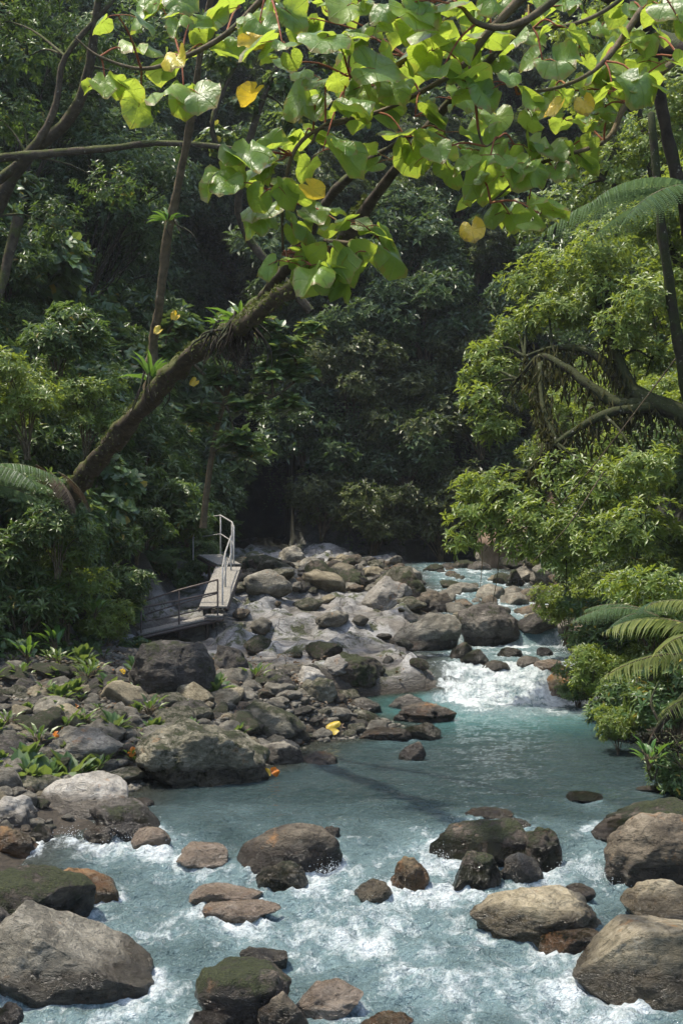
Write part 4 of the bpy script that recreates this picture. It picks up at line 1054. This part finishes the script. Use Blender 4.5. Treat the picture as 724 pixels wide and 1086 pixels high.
def heart_leaves(name, B, D, U, L, mat, smooth=True):
    V, tri, quad = HT; n = len(B); D = unit(D); S = unit(np.cross(D, U)); Nn = np.cross(S, D); L = np.broadcast_to(L, (n,)).reshape(-1, 1, 1)
    wob = 1 + .5 * rng.normal(size=(n, 1, 1)); Z = V[None, :, 2:3] * wob + .10 * rng.normal(size=(n, 1, 1)) * V[None, :, 0:1] * V[None, :, 1:2] * 4 + .07 * np.sin(V[None, :, 0:1] * 9 + rng.random((n, 1, 1)) * 6) * V[None, :, 1:2]
    W_ = V[None, :, 0:1] * (1 + .1 * rng.normal(size=(n, 1, 1)))
    cup = rng.normal(size=(n, 1, 1)) * .35; Z = Z + cup * V[None, :, 1:2] ** 2 + .12 * rng.normal(size=(n, 1, 1)) * np.sin(V[None, :, 1:2] * 7 + V[None, :, 0:1] * 4)
    X_ = L * (D[:, None] * W_ + S[:, None] * V[None, :, 1:2] + Nn[:, None] * Z)
    P_ = B[:, None] + X_; off = (np.arange(n) * len(V))[:, None, None]
    return mesh_np(name, P_.reshape(-1, 3), [(tri[None] + off).reshape(-1, 3), (quad[None] + off).reshape(-1, 4)], M[mat], smooth=smooth,
                   attrs={'tint': np.repeat(rng.random(n), len(V))}, uv=np.tile(V, (n, 1)))
root = empty('leaning_tree', P(38, 590, 26), 'leaning tree whose curved mossy trunk carries large heart-shaped leaves over the stream', 'tree')
def hchild(name, me, r=None):
    r = r or root; o = obj(name, me, r); o.location = -Vector(r.location); return o
def PL(*pts): return [P(*p) for p in pts]
main = PL((20, 640, 26.6), (42, 585, 26), (75, 525, 24.5), (112, 478, 23), (158, 425, 21), (205, 375, 19), (245, 352, 17.5), (300, 312, 15), (340, 282, 13.5), (400, 205, 11.6), (470, 115, 10.6), (520, 62, 10.2), (560, 20, 10))
T = Tubes(); T.add(main, [.21, .19, .175, .165, .15, .13, .11, .085, .07, .045, .032, .024, .016], 18, .5, 14); hchild('trunk', T.mesh('trunk', M['bark']))
branches = [
 (PL((235, 356, 17.8), (278, 318, 16.2), (315, 265, 14), (345, 215, 12.6), (385, 175, 11.2), (440, 140, 10.4)), [.10, .08, .062, .042, .028, .016]),
 (PL((158, 425, 21), (162, 370, 21), (170, 320, 20.5), (180, 240, 20), (196, 165, 19.5), (206, 105, 19), (214, 45, 18.5), (228, -20, 18)), [.1, .07, .07, .065, .055, .05, .04, .035]),
 (PL((330, 152, 10.2), (345, 132, 10.1), (400, 119, 10), (445, 98, 9.9), (490, 70, 9.8), (517, 35, 9.7), (560, -10, 9.6)), [.01, .014, .016, .018, .022, .028, .035]),
 (PL((371, 82, 9.8), (372, 55, 9.8), (402, 24, 9.8), (462, 8, 9.8), (520, -15, 9.8)), [.008, .012, .014, .016, .018]),
 (PL((490, 8, 9.3), (505, 24, 9.3), (532, 29, 9.3), (560, 20, 9.3), (590, -3, 9.3), (620, -30, 9.3)), [.014, .02, .024, .026, .03, .034]),
 (PL((565, 30, 9.5), (610, 25, 9.5), (650, 5, 9.5), (680, -25, 9.5)), [.01, .014, .016, .02]),
 (PL((80, 40, 9.9), (106, 60, 9.9), (150, 73, 9.9), (192, 62, 9.9), (240, 36, 9.8), (285, -8, 9.7)), [.008, .01, .014, .018, .02, .024]),
 (PL((497, 68, 9.9), (503, 100, 9.8), (507, 138, 9.7), (514, 155, 9.7), (528, 146, 9.6)), [.012, .012, .01, .008, .006]),
 (PL((300, 270, 10.4), (300, 215, 10.3), (310, 165, 10.2), (332, 140, 10.2), (365, 130, 10.1)), [.01, .014, .016, .014, .012]),
 (PL((365, 130, 10.1), (430, 60, 10.4), (480, 0, 10.6)), [.016, .024, .03]),
 (PL((720, 60, 10.2), (665, 110, 10), (640, 150, 9.9), (570, 175, 9.8), (520, 215, 9.8)), [.03, .022, .018, .012, .008]),
 (PL((680, 10, 10), (640, 65, 9.8), (600, 90, 9.7), (548, 100, 9.6)), [.026, .02, .014, .01]),
 (PL((345, 255, 11), (390, 262, 10.6), (420, 288, 10.4)), [.02, .012, .008]),
]
bp = []
for pts, rr in branches:
    T = Tubes(); T.add(pts, rr, 12 if max(rr) > .05 else 6, .45 if max(rr) > .05 else .05, 10); hchild('branch', T.mesh('branch', M['bark' if max(rr) > .05 and pts[0][1] < 20 else 'twig']))
    bp += [np.array(p) for p in pts]
bp += [np.array(p) for p in main[8:]]
bp = np.array(bp); bp = bp[bp[:, 1] < 13.5]
anch = """125,15 140,60 112,88 150,104 178,72 203,22 228,52 172,8 195,95 255,12 292,8 300,50 302,66 332,22 355,42 378,8 345,88 372,82 335,104 400,40
420,12 450,22 458,52 482,22 402,92 388,118 432,96 440,122 466,82 500,92 430,150 415,168 460,162 472,140 492,160 240,172 262,158 250,195 270,185 292,200 322,150
300,168 342,160 288,228 310,242 330,225 347,262 366,238 388,246 350,296 330,285 382,272 402,268 305,282 520,20 545,45 560,12 590,30 615,62 575,66 640,28 662,72
682,92 650,102 610,100 632,122 586,100 560,122 540,95 520,122 545,152 576,155 600,132 562,182 532,190 512,198 540,226 560,215 588,182 572,232 516,212
642,132 690,40 702,8 665,12 722,28 525,70 490,50 425,70 610,10 345,10 275,30 655,50 600,160 480,110 385,70 362,118 520,165 460,5 536,5 630,90 700,70""".split()
B, D, U, Ls, kinds = [], [], [], [], []; TP = Tubes()
for a in anch:
    px, py = map(float, a.split(','))
    hub = P(px, py + random.uniform(-6, 2), random.uniform(9.2, 10.6))
    j = np.argmin(((bp - hub) ** 2).sum(1)); q = bp[j]
    mid = (q + hub) / 2 + [0, 0, .05]
    TP.add([q, mid, hub], [.009, .007, .005], 5, fine=3)
    n = random.choice([2, 3, 3, 4]) if px < 480 or random.random() < .7 else 2
    for k in range(n):
        az = random.uniform(0, 6.28); d = np.array([math.cos(az), math.sin(az) * .8, random.uniform(-.5, .35)])
        pl = random.uniform(.07, .2); b = hub + d * pl; TP.add([hub, hub + d * pl * .5 + [0, 0, .02], b], [.0035, .0025], 4, fine=2)
        B.append(b); dd = unit(d + [0, 0, -random.uniform(.1, .9)]); D.append(dd)
        U.append(unit(np.array([random.gauss(0, .35), random.gauss(-.5, .5), 1.])))
        Ls.append(random.choice([random.uniform(.1, .2), random.uniform(.17, .30)]))
B, D, U, Ls = map(np.array, (B, D, U, Ls))
hchild('foliage', heart_leaves('foliage', B, D, U, Ls, 'heart')); hchild('leaf_stalks', TP.mesh('leaf_stalks', M['petiole']))
for (px, py) in [(185, 62), (268, 42), (268, 100), (330, 200), (588, 112), (619, 110), (500, 243)]:
    hchild('yellow_leaf', heart_leaves('yellow_leaf', P(px, py, 9.3)[None], np.array([[random.uniform(-1.2, 1.2), random.uniform(-.5, .5), -.8]]), np.array([[random.uniform(-1, 1), -.7, random.uniform(-.2, 1)]]), random.uniform(.11, .18), 'heart_yellow'))
# tufts of moss and small leaves on the trunk
B, D, U = [], [], []
mp = np.array(main); mr_ = [.21, .19, .175, .165, .15, .13, .11, .09, .085, .055]
for k in range(5200):
    u = random.uniform(0, 8.9); i = int(u); f_ = u - i; c = mp[i] * (1 - f_) + mp[i + 1] * f_; r_ = mr_[i] * (1 - f_) + mr_[min(9, i + 1)] * f_
    t_ = unit(mp[i + 1] - mp[i]); q = rng.normal(size=3); q[2] = abs(q[2]) * 1.3 if k % 3 else q[2]; q = unit(q - t_ * (q @ t_))
    if fbm(np.array([[c[0] * 1.3, c[1] * .5, c[2] * 1.3 + (q[2] > .2) * 2]]), 2)[0] < -.05: continue
    B.append(c + q * r_ * .93); D.append(q + .7 * rng.normal(size=3) - [0, 0, .3]); U.append(q)
M['tuft'] = leaf_mat('moss tufts', (.03, .04, .01), (.07, .085, .02), (.13, .15, .04), .7, .25, (.15, .18, .03), .2)
hchild('moss_tufts', leaves('moss_tufts', np.array(B), np.array(D), np.array(U), rng.uniform(.02, .075, len(B)), .5, 'kite', M['tuft']))
# plants growing on the trunk
def brom(px, py, Y_, L, n, label, roots=0):
    c = P(px, py, Y_); r = empty('epiphyte', c, label, 'air plant')
    az = rng.random(n) * 6.28; el = rng.uniform(.15, 1.2, n); Dd = np.stack([np.cos(az) * np.cos(el), np.sin(az) * np.cos(el), np.sin(el)], 1)
    Uu = np.stack([-np.cos(az) * np.sin(el), -np.sin(az) * np.sin(el), np.cos(el)], 1)
    obj('foliage', leaves('foliage', np.zeros((n, 3)) + Dd * .03, Dd, Uu, L * rng.uniform(.6, 1.1, n), .16, 'lance', M['herb']), r)
    if roots:
        t = Tubes()
        for _ in range(roots):
            x0, y0 = random.gauss(0, .16), random.gauss(-.05, .1); l = random.uniform(.15, .6); k = random.uniform(-.3, .3)
            t.add([(x0 * .4, y0, random.uniform(-.1, .15)), (x0, y0 - .08, -l * .5), (x0 + k * l, y0 - .05, -l)], [.018, .012, .004], 5, .3)
        obj('root_tangle', t.mesh('root_tangle', M['bark_dark']), r)
brom(255, 345, 17.3, .42, 22, 'spiky air plant with dangling roots where the leaning trunk forks', 60)
brom(236, 350, 17.8, .3, 16, 'small spiky air plant left of the one with dangling roots', 30)
brom(160, 405, 20.7, .5, 18, 'spiky air plant at the foot of the upright branch', 8)
brom(178, 235, 19.8, .3, 14, 'little air plant halfway up the upright branch', 3)
for (px, py, Y_) in [(186, 335, 20), (200, 372, 19), (168, 350, 20.3), (206, 405, 19.5), (174, 396, 20.3)]:
    hchild('yellow_leaf', heart_leaves('yellow_leaf', P(px, py, Y_)[None], np.array([[random.uniform(-1, 1), -.2, -.6]]), np.array([[random.uniform(-1, 1), -1, .9]]), .12, 'heart_yellow'))

# ------------------------------------------------------------------ other trees with their own shapes
def blob_tree(name, label, limbs, blobs, nros, nleaf, L, ratio, kind, mat, bark='bark_dark', spread=.5, cat='tree', trunk0=True, flat=1.):
    r = empty(name, limbs[0][0][0] if limbs else P(*blobs[0][:3]), label, cat)
    for k, (pts, rr) in enumerate(limbs):
        T = Tubes(); T.add(pts, rr, 9, .3, 5, seed=k); hchild('trunk' if k == 0 and trunk0 else 'branch', T.mesh('branch', M[bark]), r)
    if blobs:
        bl = [(*P(b[0], b[1], b[2]), b[3]) for b in blobs]
        C_, O_ = cloud(bl, nros, .3); C_[:, 2] = C_[:, 2]
        B, D, U = rosettes(C_, O_ + np.array([0, 0, (1 - flat) * 3]), nleaf, L, spread)
        hchild('crown', leaves('crown', B, D, U, L * rng.uniform(.65, 1.2, len(B)), ratio, kind, M[mat]), r)
        t = Tubes()
        src = np.array([p for pts, _ in limbs for p in pts]) if limbs else None
        for b in bl:
            c = np.array(b[:3])
            if src is not None: q = src[np.argmin(((src - c) ** 2).sum(1))]
            else: q = c - [0, 0, b[3]]
            if ((q - c) ** 2).sum() < 36: t.add([q, (q + c) / 2 + [0, 0, .15], c], [.035, .02, .012], 5)
            for _ in range(5): t.add([c, c + unit(rng.normal(size=3)) * b[3] * .9], [.012, .005], 4)
        hchild('twigs', t.mesh('twigs', M[bark]), r)
    return r
# mossy arching tree of the right bank
mt = [
 (PL((790, 520, 25), (735, 450, 25), (690, 425, 25.2), (662, 408, 25.6), (640, 384, 26), (618, 371, 26.3), (585, 369, 26.6), (556, 378, 26.8)), [.24, .18, .14, .11, .09, .07, .05, .02]),
 (PL((690, 425, 25.2), (655, 428, 25.5), (620, 405, 25.9), (596, 388, 26.2), (572, 378, 26.5), (548, 402, 26.7)), [.13, .11, .09, .07, .05, .02]),
 (PL((672, 416, 25.4), (655, 380, 25.6), (640, 330, 26), (648, 270, 26.4)), [.12, .09, .07, .03]),
 (PL((700, 430, 25.2), (640, 440, 25), (590, 470, 25), (560, 500, 25.4)), [.1, .08, .05, .02]),
 (PL((735, 450, 25), (715, 340, 24.6), (700, 230, 24.2), (690, 120, 24)), [.14, .1, .08, .06]),
 (PL((590, 470, 25), (575, 430, 25.4), (572, 385, 25.9)), [.05, .04, .04]),
]
blobs = [(505, 545, 26, .55), (490, 575, 26, .42), (530, 560, 26, .6), (520, 515, 26, .55), (545, 530, 25.5, .6), (560, 580, 25.5, .6), (500, 520, 26.5, .4), (575, 550, 25, .6), (600, 590, 25, .6), (610, 560, 24.5, .6),
 (525, 455, 27, .55), (510, 425, 27, .5), (530, 395, 27.4, .5), (545, 350, 27.5, .55), (515, 375, 27.6, .45), (500, 400, 27.6, .35), (580, 330, 27, .6), (560, 300, 28, .6), (610, 330, 26.6, .6), (600, 290, 27, .6), (640, 310, 26, .6), (660, 350, 25.5, .6), (640, 270, 26, .7), (690, 320, 25, .7),
 (600, 500, 25, .6), (640, 520, 24.5, .7), (680, 500, 24, .7), (650, 470, 25.5, .4), (560, 420, 27.6, .4), (690, 380, 26, .5), (640, 575, 24, .6), (680, 560, 23.5, .7)]
mr = blob_tree('mossy_tree', 'arching mossy tree with shaggy dark limbs and bright leaves leaning from the right bank', mt, blobs, 2600, 7, .15, .34, 'lance', 'shrub_bright', 'bark_moss')
B, D, U = [], [], []
for pts, rr in mt[:4] + mt[5:]:
    pts = np.array(pts)
    for k in range(520):
        u = random.uniform(0, len(pts) - 1.01); i = int(u); c = pts[i] * (1 - u + i) + pts[i + 1] * (u - i)
        h = random.expovariate(1 / .16); B.append(c + rng.normal(size=3) * .09 - [0, 0, h]); D.append(np.array([0, 0, -1]) + .35 * rng.normal(size=3)); U.append(rng.normal(size=3))
M['moss'] = leaf_mat('hanging moss', (.02, .02, .006), (.045, .045, .012), (.08, .075, .02), .8, .25, (.12, .12, .02), .2)
hchild('hanging_moss', leaves('hanging_moss', np.array(B), np.array(D), np.array(U), rng.uniform(.08, .26, len(B)), .22, 'kite', M['moss']), mr)
# dark trees high on the left
blob_tree('dark_tree', 'dark tree leaning across the upper left corner with crooked limbs', [
 (PL((-60, 330, 30), (-10, 230, 30), (30, 165, 29.5), (75, 125, 29), (95, 70, 28.5), (105, 0, 28), (125, -60, 28)), [.22, .18, .14, .12, .1, .08, .07]),
 (PL((-40, 200, 29), (0, 190, 29), (40, 150, 28.7), (60, 110, 28.5), (70, 60, 28.3), (120, 0, 28)), [.12, .1, .09, .07, .06, .05]),
 (PL((20, 230, 29.5), (5, 290, 29.5), (-5, 330, 29.4)), [.12, .1, .06]),
 (PL((-30, 170, 28), (60, 162, 28), (110, 158, 28), (165, 152, 28), (235, 156, 28), (290, 170, 28)), [.09, .08, .07, .06, .05, .02])],
 [(30, 60, 30, .9), (100, 40, 30, .9), (-10, 120, 30, .9), (60, 240, 31, .9), (150, 100, 30.5, .8), (120, 200, 31, .8), (0, 20, 30, 1.), (60, -20, 30, 1.), (25, 130, 30.5, .8), (170, 20, 31, .8)], 900, 6, .16, .42, 'lance', 'shrub', 'bark')
blob_tree('slender_tree', 'slender bare-limbed tree with small leaves behind the upright branch', [
 (PL((330, 330, 34), (262, 250, 34), (255, 190, 33.5), (280, 100, 33), (300, 60, 33), (320, 0, 33)), [.11, .1, .09, .08, .06, .04]),
 (PL((255, 190, 33.5), (225, 140, 33), (240, 90, 33), (262, 50, 33)), [.07, .06, .05, .03]),
 (PL((280, 100, 33), (330, 70, 33), (380, 80, 33), (420, 60, 33)), [.05, .04, .03, .02])],
 [(240, 60, 33, .6), (300, 90, 33, .5), (230, 150, 33.5, .5), (310, 130, 34, .6), (350, 60, 33, .5), (260, 110, 33, .4), (290, 20, 33, .6)], 420, 6, .15, .7, 'round', 'broad', 'bark', .35)
# round-leaved trees at mid distance
blob_tree('round_leaved_tree', 'small tree with pale round leaves in layers behind the forked trunk', [
 (PL((215, 560, 30), (225, 480, 30), (240, 420, 29.7), (262, 370, 29.5), (275, 340, 29.5)), [.08, .06, .05, .04, .02]), (PL((240, 420, 29.7), (200, 380, 29.5), (180, 350, 29.4)), [.04, .03, .02]), (PL((240, 430, 29.7), (290, 420, 29.4), (318, 400, 29.2)), [.04, .03, .02])],
 [(190, 350, 29.4, .42), (175, 372, 29.4, .35), (215, 365, 29.4, .4), (250, 345, 29.3, .4), (282, 345, 29.2, .4), (305, 372, 29.2, .45), (320, 395, 29.2, .35), (285, 395, 29.2, .4), (262, 430, 29.2, .4), (305, 430, 29.2, .35), (235, 400, 29.4, .4), (250, 470, 29.2, .4), (210, 440, 29.6, .4), (265, 478, 29.2, .3), (330, 350, 29.5, .3)],
 420, 6, .2, .8, 'round', 'broad', 'twig', .25, flat=.55)
# upright trunk at the right edge
blob_tree('right_trunk_tree', 'dark trunk running down the upper right edge, crossed by heart-shaped leaves', [
 (PL((760, 420, 15), (742, 300, 14.6), (724, 215, 14.2), (708, 150, 14), (697, 90, 13.8), (690, 40, 13.6), (670, 12, 13.4), (640, -10, 13.2)), [.1, .08, .065, .06, .06, .075, .09, .09]),
 (PL((690, 40, 13.6), (725, 52, 13.2), (770, 60, 13)), [.1, .11, .12])], [], 0, 0, 0, 0, '', '', 'bark_dark').name = 'edge_tree'
# ferns and palms reaching in from the right
def fronds(name, label, cat, origin, specs, mat, ratio, kind='kite', rot_z=0):
    r = empty(name, origin, label, cat)
    a, b = frond_mesh('frond', [(np.zeros(3) + np.array(s[0]),) + s[1:] for s in specs], mat, ratio, kind)
    obj('frond', a, r); obj('stalk', b, r); return r
pi = math.pi
fronds('tree_fern', 'feathery tree fern fronds arching in from the upper right edge', 'tree fern', P(745, 205, 14),
       [((0, 0, 0), pi - .1, 1.75, .42, 24, 14, .75, .25), ((.05, .1, .05), pi + .12, 1.35, .4, 22, 14, .8, .45), ((.1, -.1, 0), pi + .5, 1.3, .36, 20, 13, .9, .2), ((.1, .2, 0), pi - .6, 1.4, .36, 20, 13, .8, .3)], 'fern', .3)
fronds('fern', 'large grey green fern fronds at the left edge in front of the leaning trunk', 'fern', P(-40, 505, 19),
       [((0, 0, 0), -.05, 1.5, .36, 22, 13, .65, .5), ((0, .1, 0), .35, 1.3, .34, 20, 13, .6, .25), ((0, -.1, 0), -.4, 1.35, .34, 20, 13, .8, .5), ((0, 0, -.05), .1, 1.2, .3, 26, 10, .5, -.05)], 'fern', .3)
fronds('fern', 'dead brown fern fronds hanging below the green ones on the left', 'fern', P(60, 500, 20),
       [((0, 0, 0), .2, .8, .2, 20, 8, 1.4, -.4), ((-.1, 0, 0), -.5, .8, .2, 20, 8, 1.4, -.5), ((-.3, 0, .1), 1., .7, .2, 20, 8, 1.4, -.3)], 'dead', .42)
fronds('fern', 'pale fern fronds spreading low over the right bank above the chute', 'fern', P(700, 655, 20),
       [((0, 0, 0), pi + .05, 1.35, .36, 22, 13, .55, .45), ((0, .1, 0), pi - .3, 1.15, .34, 20, 13, .45, .55), ((0, -.1, -.02), pi + .5, 1., .3, 26, 10, .7, .5), ((.1, -.1, .1), pi + .9, .9, .3, 26, 10, .7, .7)], 'fern', .3)
fronds('palm', 'pale yellow green palm fronds at the lower right edge', 'palm', P(758, 700, 13),
       [((0, 0, 0), pi + .05, 1.15, .36, 24, 0, .65, .3), ((0, .1, .2), pi - .25, 1.1, .36, 24, 0, .6, .6), ((.05, -.1, .15), pi + .35, .85, .32, 22, 0, .9, .6), ((.1, 0, -.35), pi + .3, .75, .28, 22, 0, .7, .3), ((.1, .1, .35), pi - .1, .8, .28, 22, 0, .5, .8)], 'palm', .075, 'lance')
# dead branch dipping into the pool
T = Tubes(); T.add(PL((760, 700, 17), (724, 742, 17.2), (700, 768, 17.4), (684, 798, 17.6)), [.07, .055, .04, .02], 8, .3); T.add(PL((700, 768, 17.4), (690, 745, 17.5), (698, 722, 17.6)), [.025, .018, .008], 6, .3)
for _ in range(26):
    c = P(random.uniform(700, 722), random.uniform(780, 800), 17.3); T.add([c, c + rng.normal(size=3) * .12, c + rng.normal(size=3) * .2], [.012, .01, .004], 4)
tag(obj('dead_branch', T.mesh('dead_branch', M['bark_dark'])), 'dark dead branch dipping into the pool under the palm fronds', 'branch')
hb = herb_proto('light green sprig hanging over the pool beside the dead branch', .26, 16, None); hb.location = P(688, 812, 17.2); hb.name = 'hanging_sprig'
# bank plants placed where they hang over the stream
for (px, py, Y_, s, kk, lab) in [(612, 705, 25.5, .42, 1, 'small glossy shrub rooted on the brown rock beside the chute'), (640, 690, 24, .6, 0, 'shrub over the green stones right of the chute'), (665, 720, 22, .55, 1, 'dark shrub low over the pool edge behind the palm fronds'),
    (640, 630, 25, .75, 1, 'shrub above the pale fern fronds'), (690, 610, 21, .8, 0, 'bright shrub above the fern near the right edge'), (600, 625, 28.5, .55, 0, 'bright tuft of leaves over the upper stream'), (720, 790, 17.6, .45, 1, 'dark scrub at the right edge beside the pool'), (712, 690, 19.5, .7, 1, 'dark shrub behind the palm fronds'), (655, 755, 20.6, .35, 0, 'small shrub touching the pool below the palm')]:
    plant((rightd_k if kk else right_k)[0], P(px, py, Y_) - np.array([0, 0, 1.8 * s]), s=s * 1.1, label=lab, group=None)
for (px, py, Y_, s, lab) in [(133, 655, 31.5, .7, 'bright shrub crowding the lower end of the walkway'), (120, 620, 28.5, .8, 'leafy shrub left of the walkway railing'), (175, 590, 35.5, .7, 'shrub beside the upper deck of the walkway'), (90, 690, 26.5, .6, 'low shrub at the back edge of the gravel bar'), (50, 700, 25, .6, 'low shrub at the left back corner of the gravel bar'), (10, 690, 24, .7, 'shrub at the left edge above the gravel bar'), (135, 690, 28, .45, 'small shrub left of the largest dark boulder'), (192, 612, 36, .4, 'small shrub behind the plank ramp')]:
    plant(leftb_k[0] if px % 20 else left_k[0], P(px, py, Y_) - np.array([0, 0, 1.0 * s]), s=s, label=lab)
for (px, py, Y_, s, lab) in [(45, 835, 17.4, 1.6, 'leafy green plant with broad leaves behind the pale shore boulder'), (18, 832, 17.2, 1.5, 'leafy green plant at the left edge of the shore'), (75, 822, 17.8, 1.4, 'pale-leaved plant above the pale shore boulder')]:
    plant(herbs[1], P(px, py, Y_) - np.array([0, 0, .12]), s=s, label=lab)
# fallen leaves
FL = [(354, 776, .3, 'heart_yellow', 'large yellow leaf standing against a stone at the water edge'), (281, 826, .17, 'yellow', 'yellow leaf at the foot of the olive brown boulder'), (291, 824, .14, 'orange', 'orange leaf beside the yellow one at the boulder foot'), (214, 757, .13, 'orange', 'orange leaf on a pale stone below the dark boulder'),
      (247, 722, .16, 'yellow', 'yellow leaf in front of the round dark boulder'), (66, 779, .14, 'orange', 'orange leaf curled on the gravel bar at left'), (59, 785, .13, 'orange', 'orange leaf next to the curled one'), (140, 803, .14, 'orange', 'orange leaf left of the olive brown boulder'), (102, 712, .14, 'yellow', 'yellow leaf at the back of the gravel bar, leftmost of a row'),
      (117, 716, .13, 'orange', 'orange leaf at the back of the gravel bar'), (130, 717, .12, 'yellow', 'yellow leaf at the back of the gravel bar, rightmost of a row'), (99, 728, .12, 'orange', 'dull orange leaf in the middle of the gravel bar'), (80, 756, .13, 'orange', 'brown orange leaf among bar plants'), (18, 812, .12, 'orange', 'orange leaf at the lower left of the bar')]
for (px, py, L, mt_, lab) in FL:
    a, b, c = on_surface(px, py, False); loc = P(px, py, b - .15)
    me = heart_leaves('fallen_leaf', np.zeros((1, 3)), np.array([[random.uniform(-1, 1), .1, random.uniform(-.2, .4)]]), np.array([[0, -.75, .65]]), L * .75, mt_)
    tag(obj('fallen_leaf', me, loc=loc + np.array([0, 0, .07])), lab, 'leaf', 'fallen leaves on the stones')
blob_tree('sunlit_tree', 'bright small-leaved tree filling the upper right behind the edge trunk', [(PL((800, 480, 27), (740, 330, 27.5), (700, 230, 28), (680, 130, 28.5), (660, 60, 29)), [.1, .09, .07, .05, .03]), (PL((700, 230, 28), (640, 190, 28), (600, 160, 28)), [.08, .06, .03]), (PL((740, 330, 27.5), (660, 300, 27.5), (610, 260, 27.5)), [.08, .06, .03])],
 [(690, 60, 28, .9), (640, 110, 28.5, .8), (700, 150, 27.5, .9), (650, 180, 28, .8), (600, 170, 29, .6), (600, 220, 28.5, .7), (650, 250, 27.5, .8), (710, 230, 27, .8), (700, 310, 26.5, .8), (620, 40, 29, .8), (730, 100, 27, .9), (560, 240, 29, .5), (590, 280, 28, .6), (730, 0, 28, 1.), (660, 0, 29, .9)], 2600, 6, .12, .5, 'lance', 'shrub_bright', 'bark_dark', .45)
# stray drooping lianas in front of the upper stream
for (pts, lab) in [(PL((508, 560, 27), (511, 590, 27), (509, 622, 27)), 'thin liana hanging left of the brown earth bank'), (PL((530, 570, 26.5), (527, 610, 26.5), (522, 640, 26.5)), 'thin liana hanging in front of the upper stream'), (PL((640, 500, 22), (600, 560, 22), (560, 600, 22.4)), 'long slanting liana across the right bank leaves'), (PL((716, 380, 20), (640, 480, 20.5), (590, 540, 21)), 'pale liana slanting down from the right edge')]:
    T = Tubes(); T.add(pts, [.012, .01, .006], 5); tag(obj('liana', T.mesh('liana', M['twig'])), lab, 'vine')
for o_ in SC.objects:
    if 'label0' in o_: del o_['label0']
# overgrown fringe between the left slope and the gravel bar, and greenery round the leaning trunk
for (px, py, Y_, s, lab) in [(20, 640, 24.5, .9, 'bright shrub below the left fern, at the edge'), (70, 615, 25.5, .9, 'bright shrub under the foot of the leaning trunk'), (60, 560, 24.5, .7, 'shrub hiding the foot of the leaning trunk'), (110, 660, 27, .7, 'light green shrub behind the gravel bar, right of the large-leaved herbs'),
    (30, 420, 25, .9, 'sunlit shrub above the left fern'), (90, 430, 26, .8, 'sunlit shrub left of the leaning trunk at fork height'), (60, 360, 26.5, .9, 'sunlit shrub high on the left slope below the horizontal limb')]:
    plant(right_k[1] if px % 20 else left_k[1], P(px, py, Y_) - np.array([0, 0, 1.0 * s]), s=s, label=lab)

# bare brown earth bank behind the drooping twigs
V, Fc = rock_shape(777, 1.3, .8, 1.5, 5, 5, .2, .08)
M['earth'] = simple('bare brown earth', (.12, .08, .05), (.30, .21, .14), 3, .95, 0, (1, 1, .4))
tag(obj('earth_bank', mesh_np('earth_bank', V, [Fc], M['earth']), loc=P(548, 588, 47)), 'bare brown earth bank behind the drooping twigs over the upper stream', 'earth bank')


# ------------------------------------------------------------------ humid air
import bmesh
bm = bmesh.new(); bmesh.ops.create_cube(bm, size=1)
hz = bpy.data.meshes.new('haze'); 
lo = np.array([-82., -34., float(GZ.min()) - 1.2]); hi = np.array([82., 152., float(GZ.max()) + 9.])
for v in bm.verts: v.co = Vector(((lo + hi) / 2 + np.array(v.co) * (hi - lo)).tolist())
bm.to_mesh(hz); bm.free()
n = N('humid air'); pv = n.n('VolumePrincipled', {'Color': (.86, .93, 1, 1), 'Density': .0003, 'Anisotropy': .2})
n.t.links.new(pv.outputs[0], n.out.inputs['Volume']); hz.materials.append(n.m)
tag(obj('haze', hz), 'thin bluish mist filling the valley', 'haze', kind='stuff')
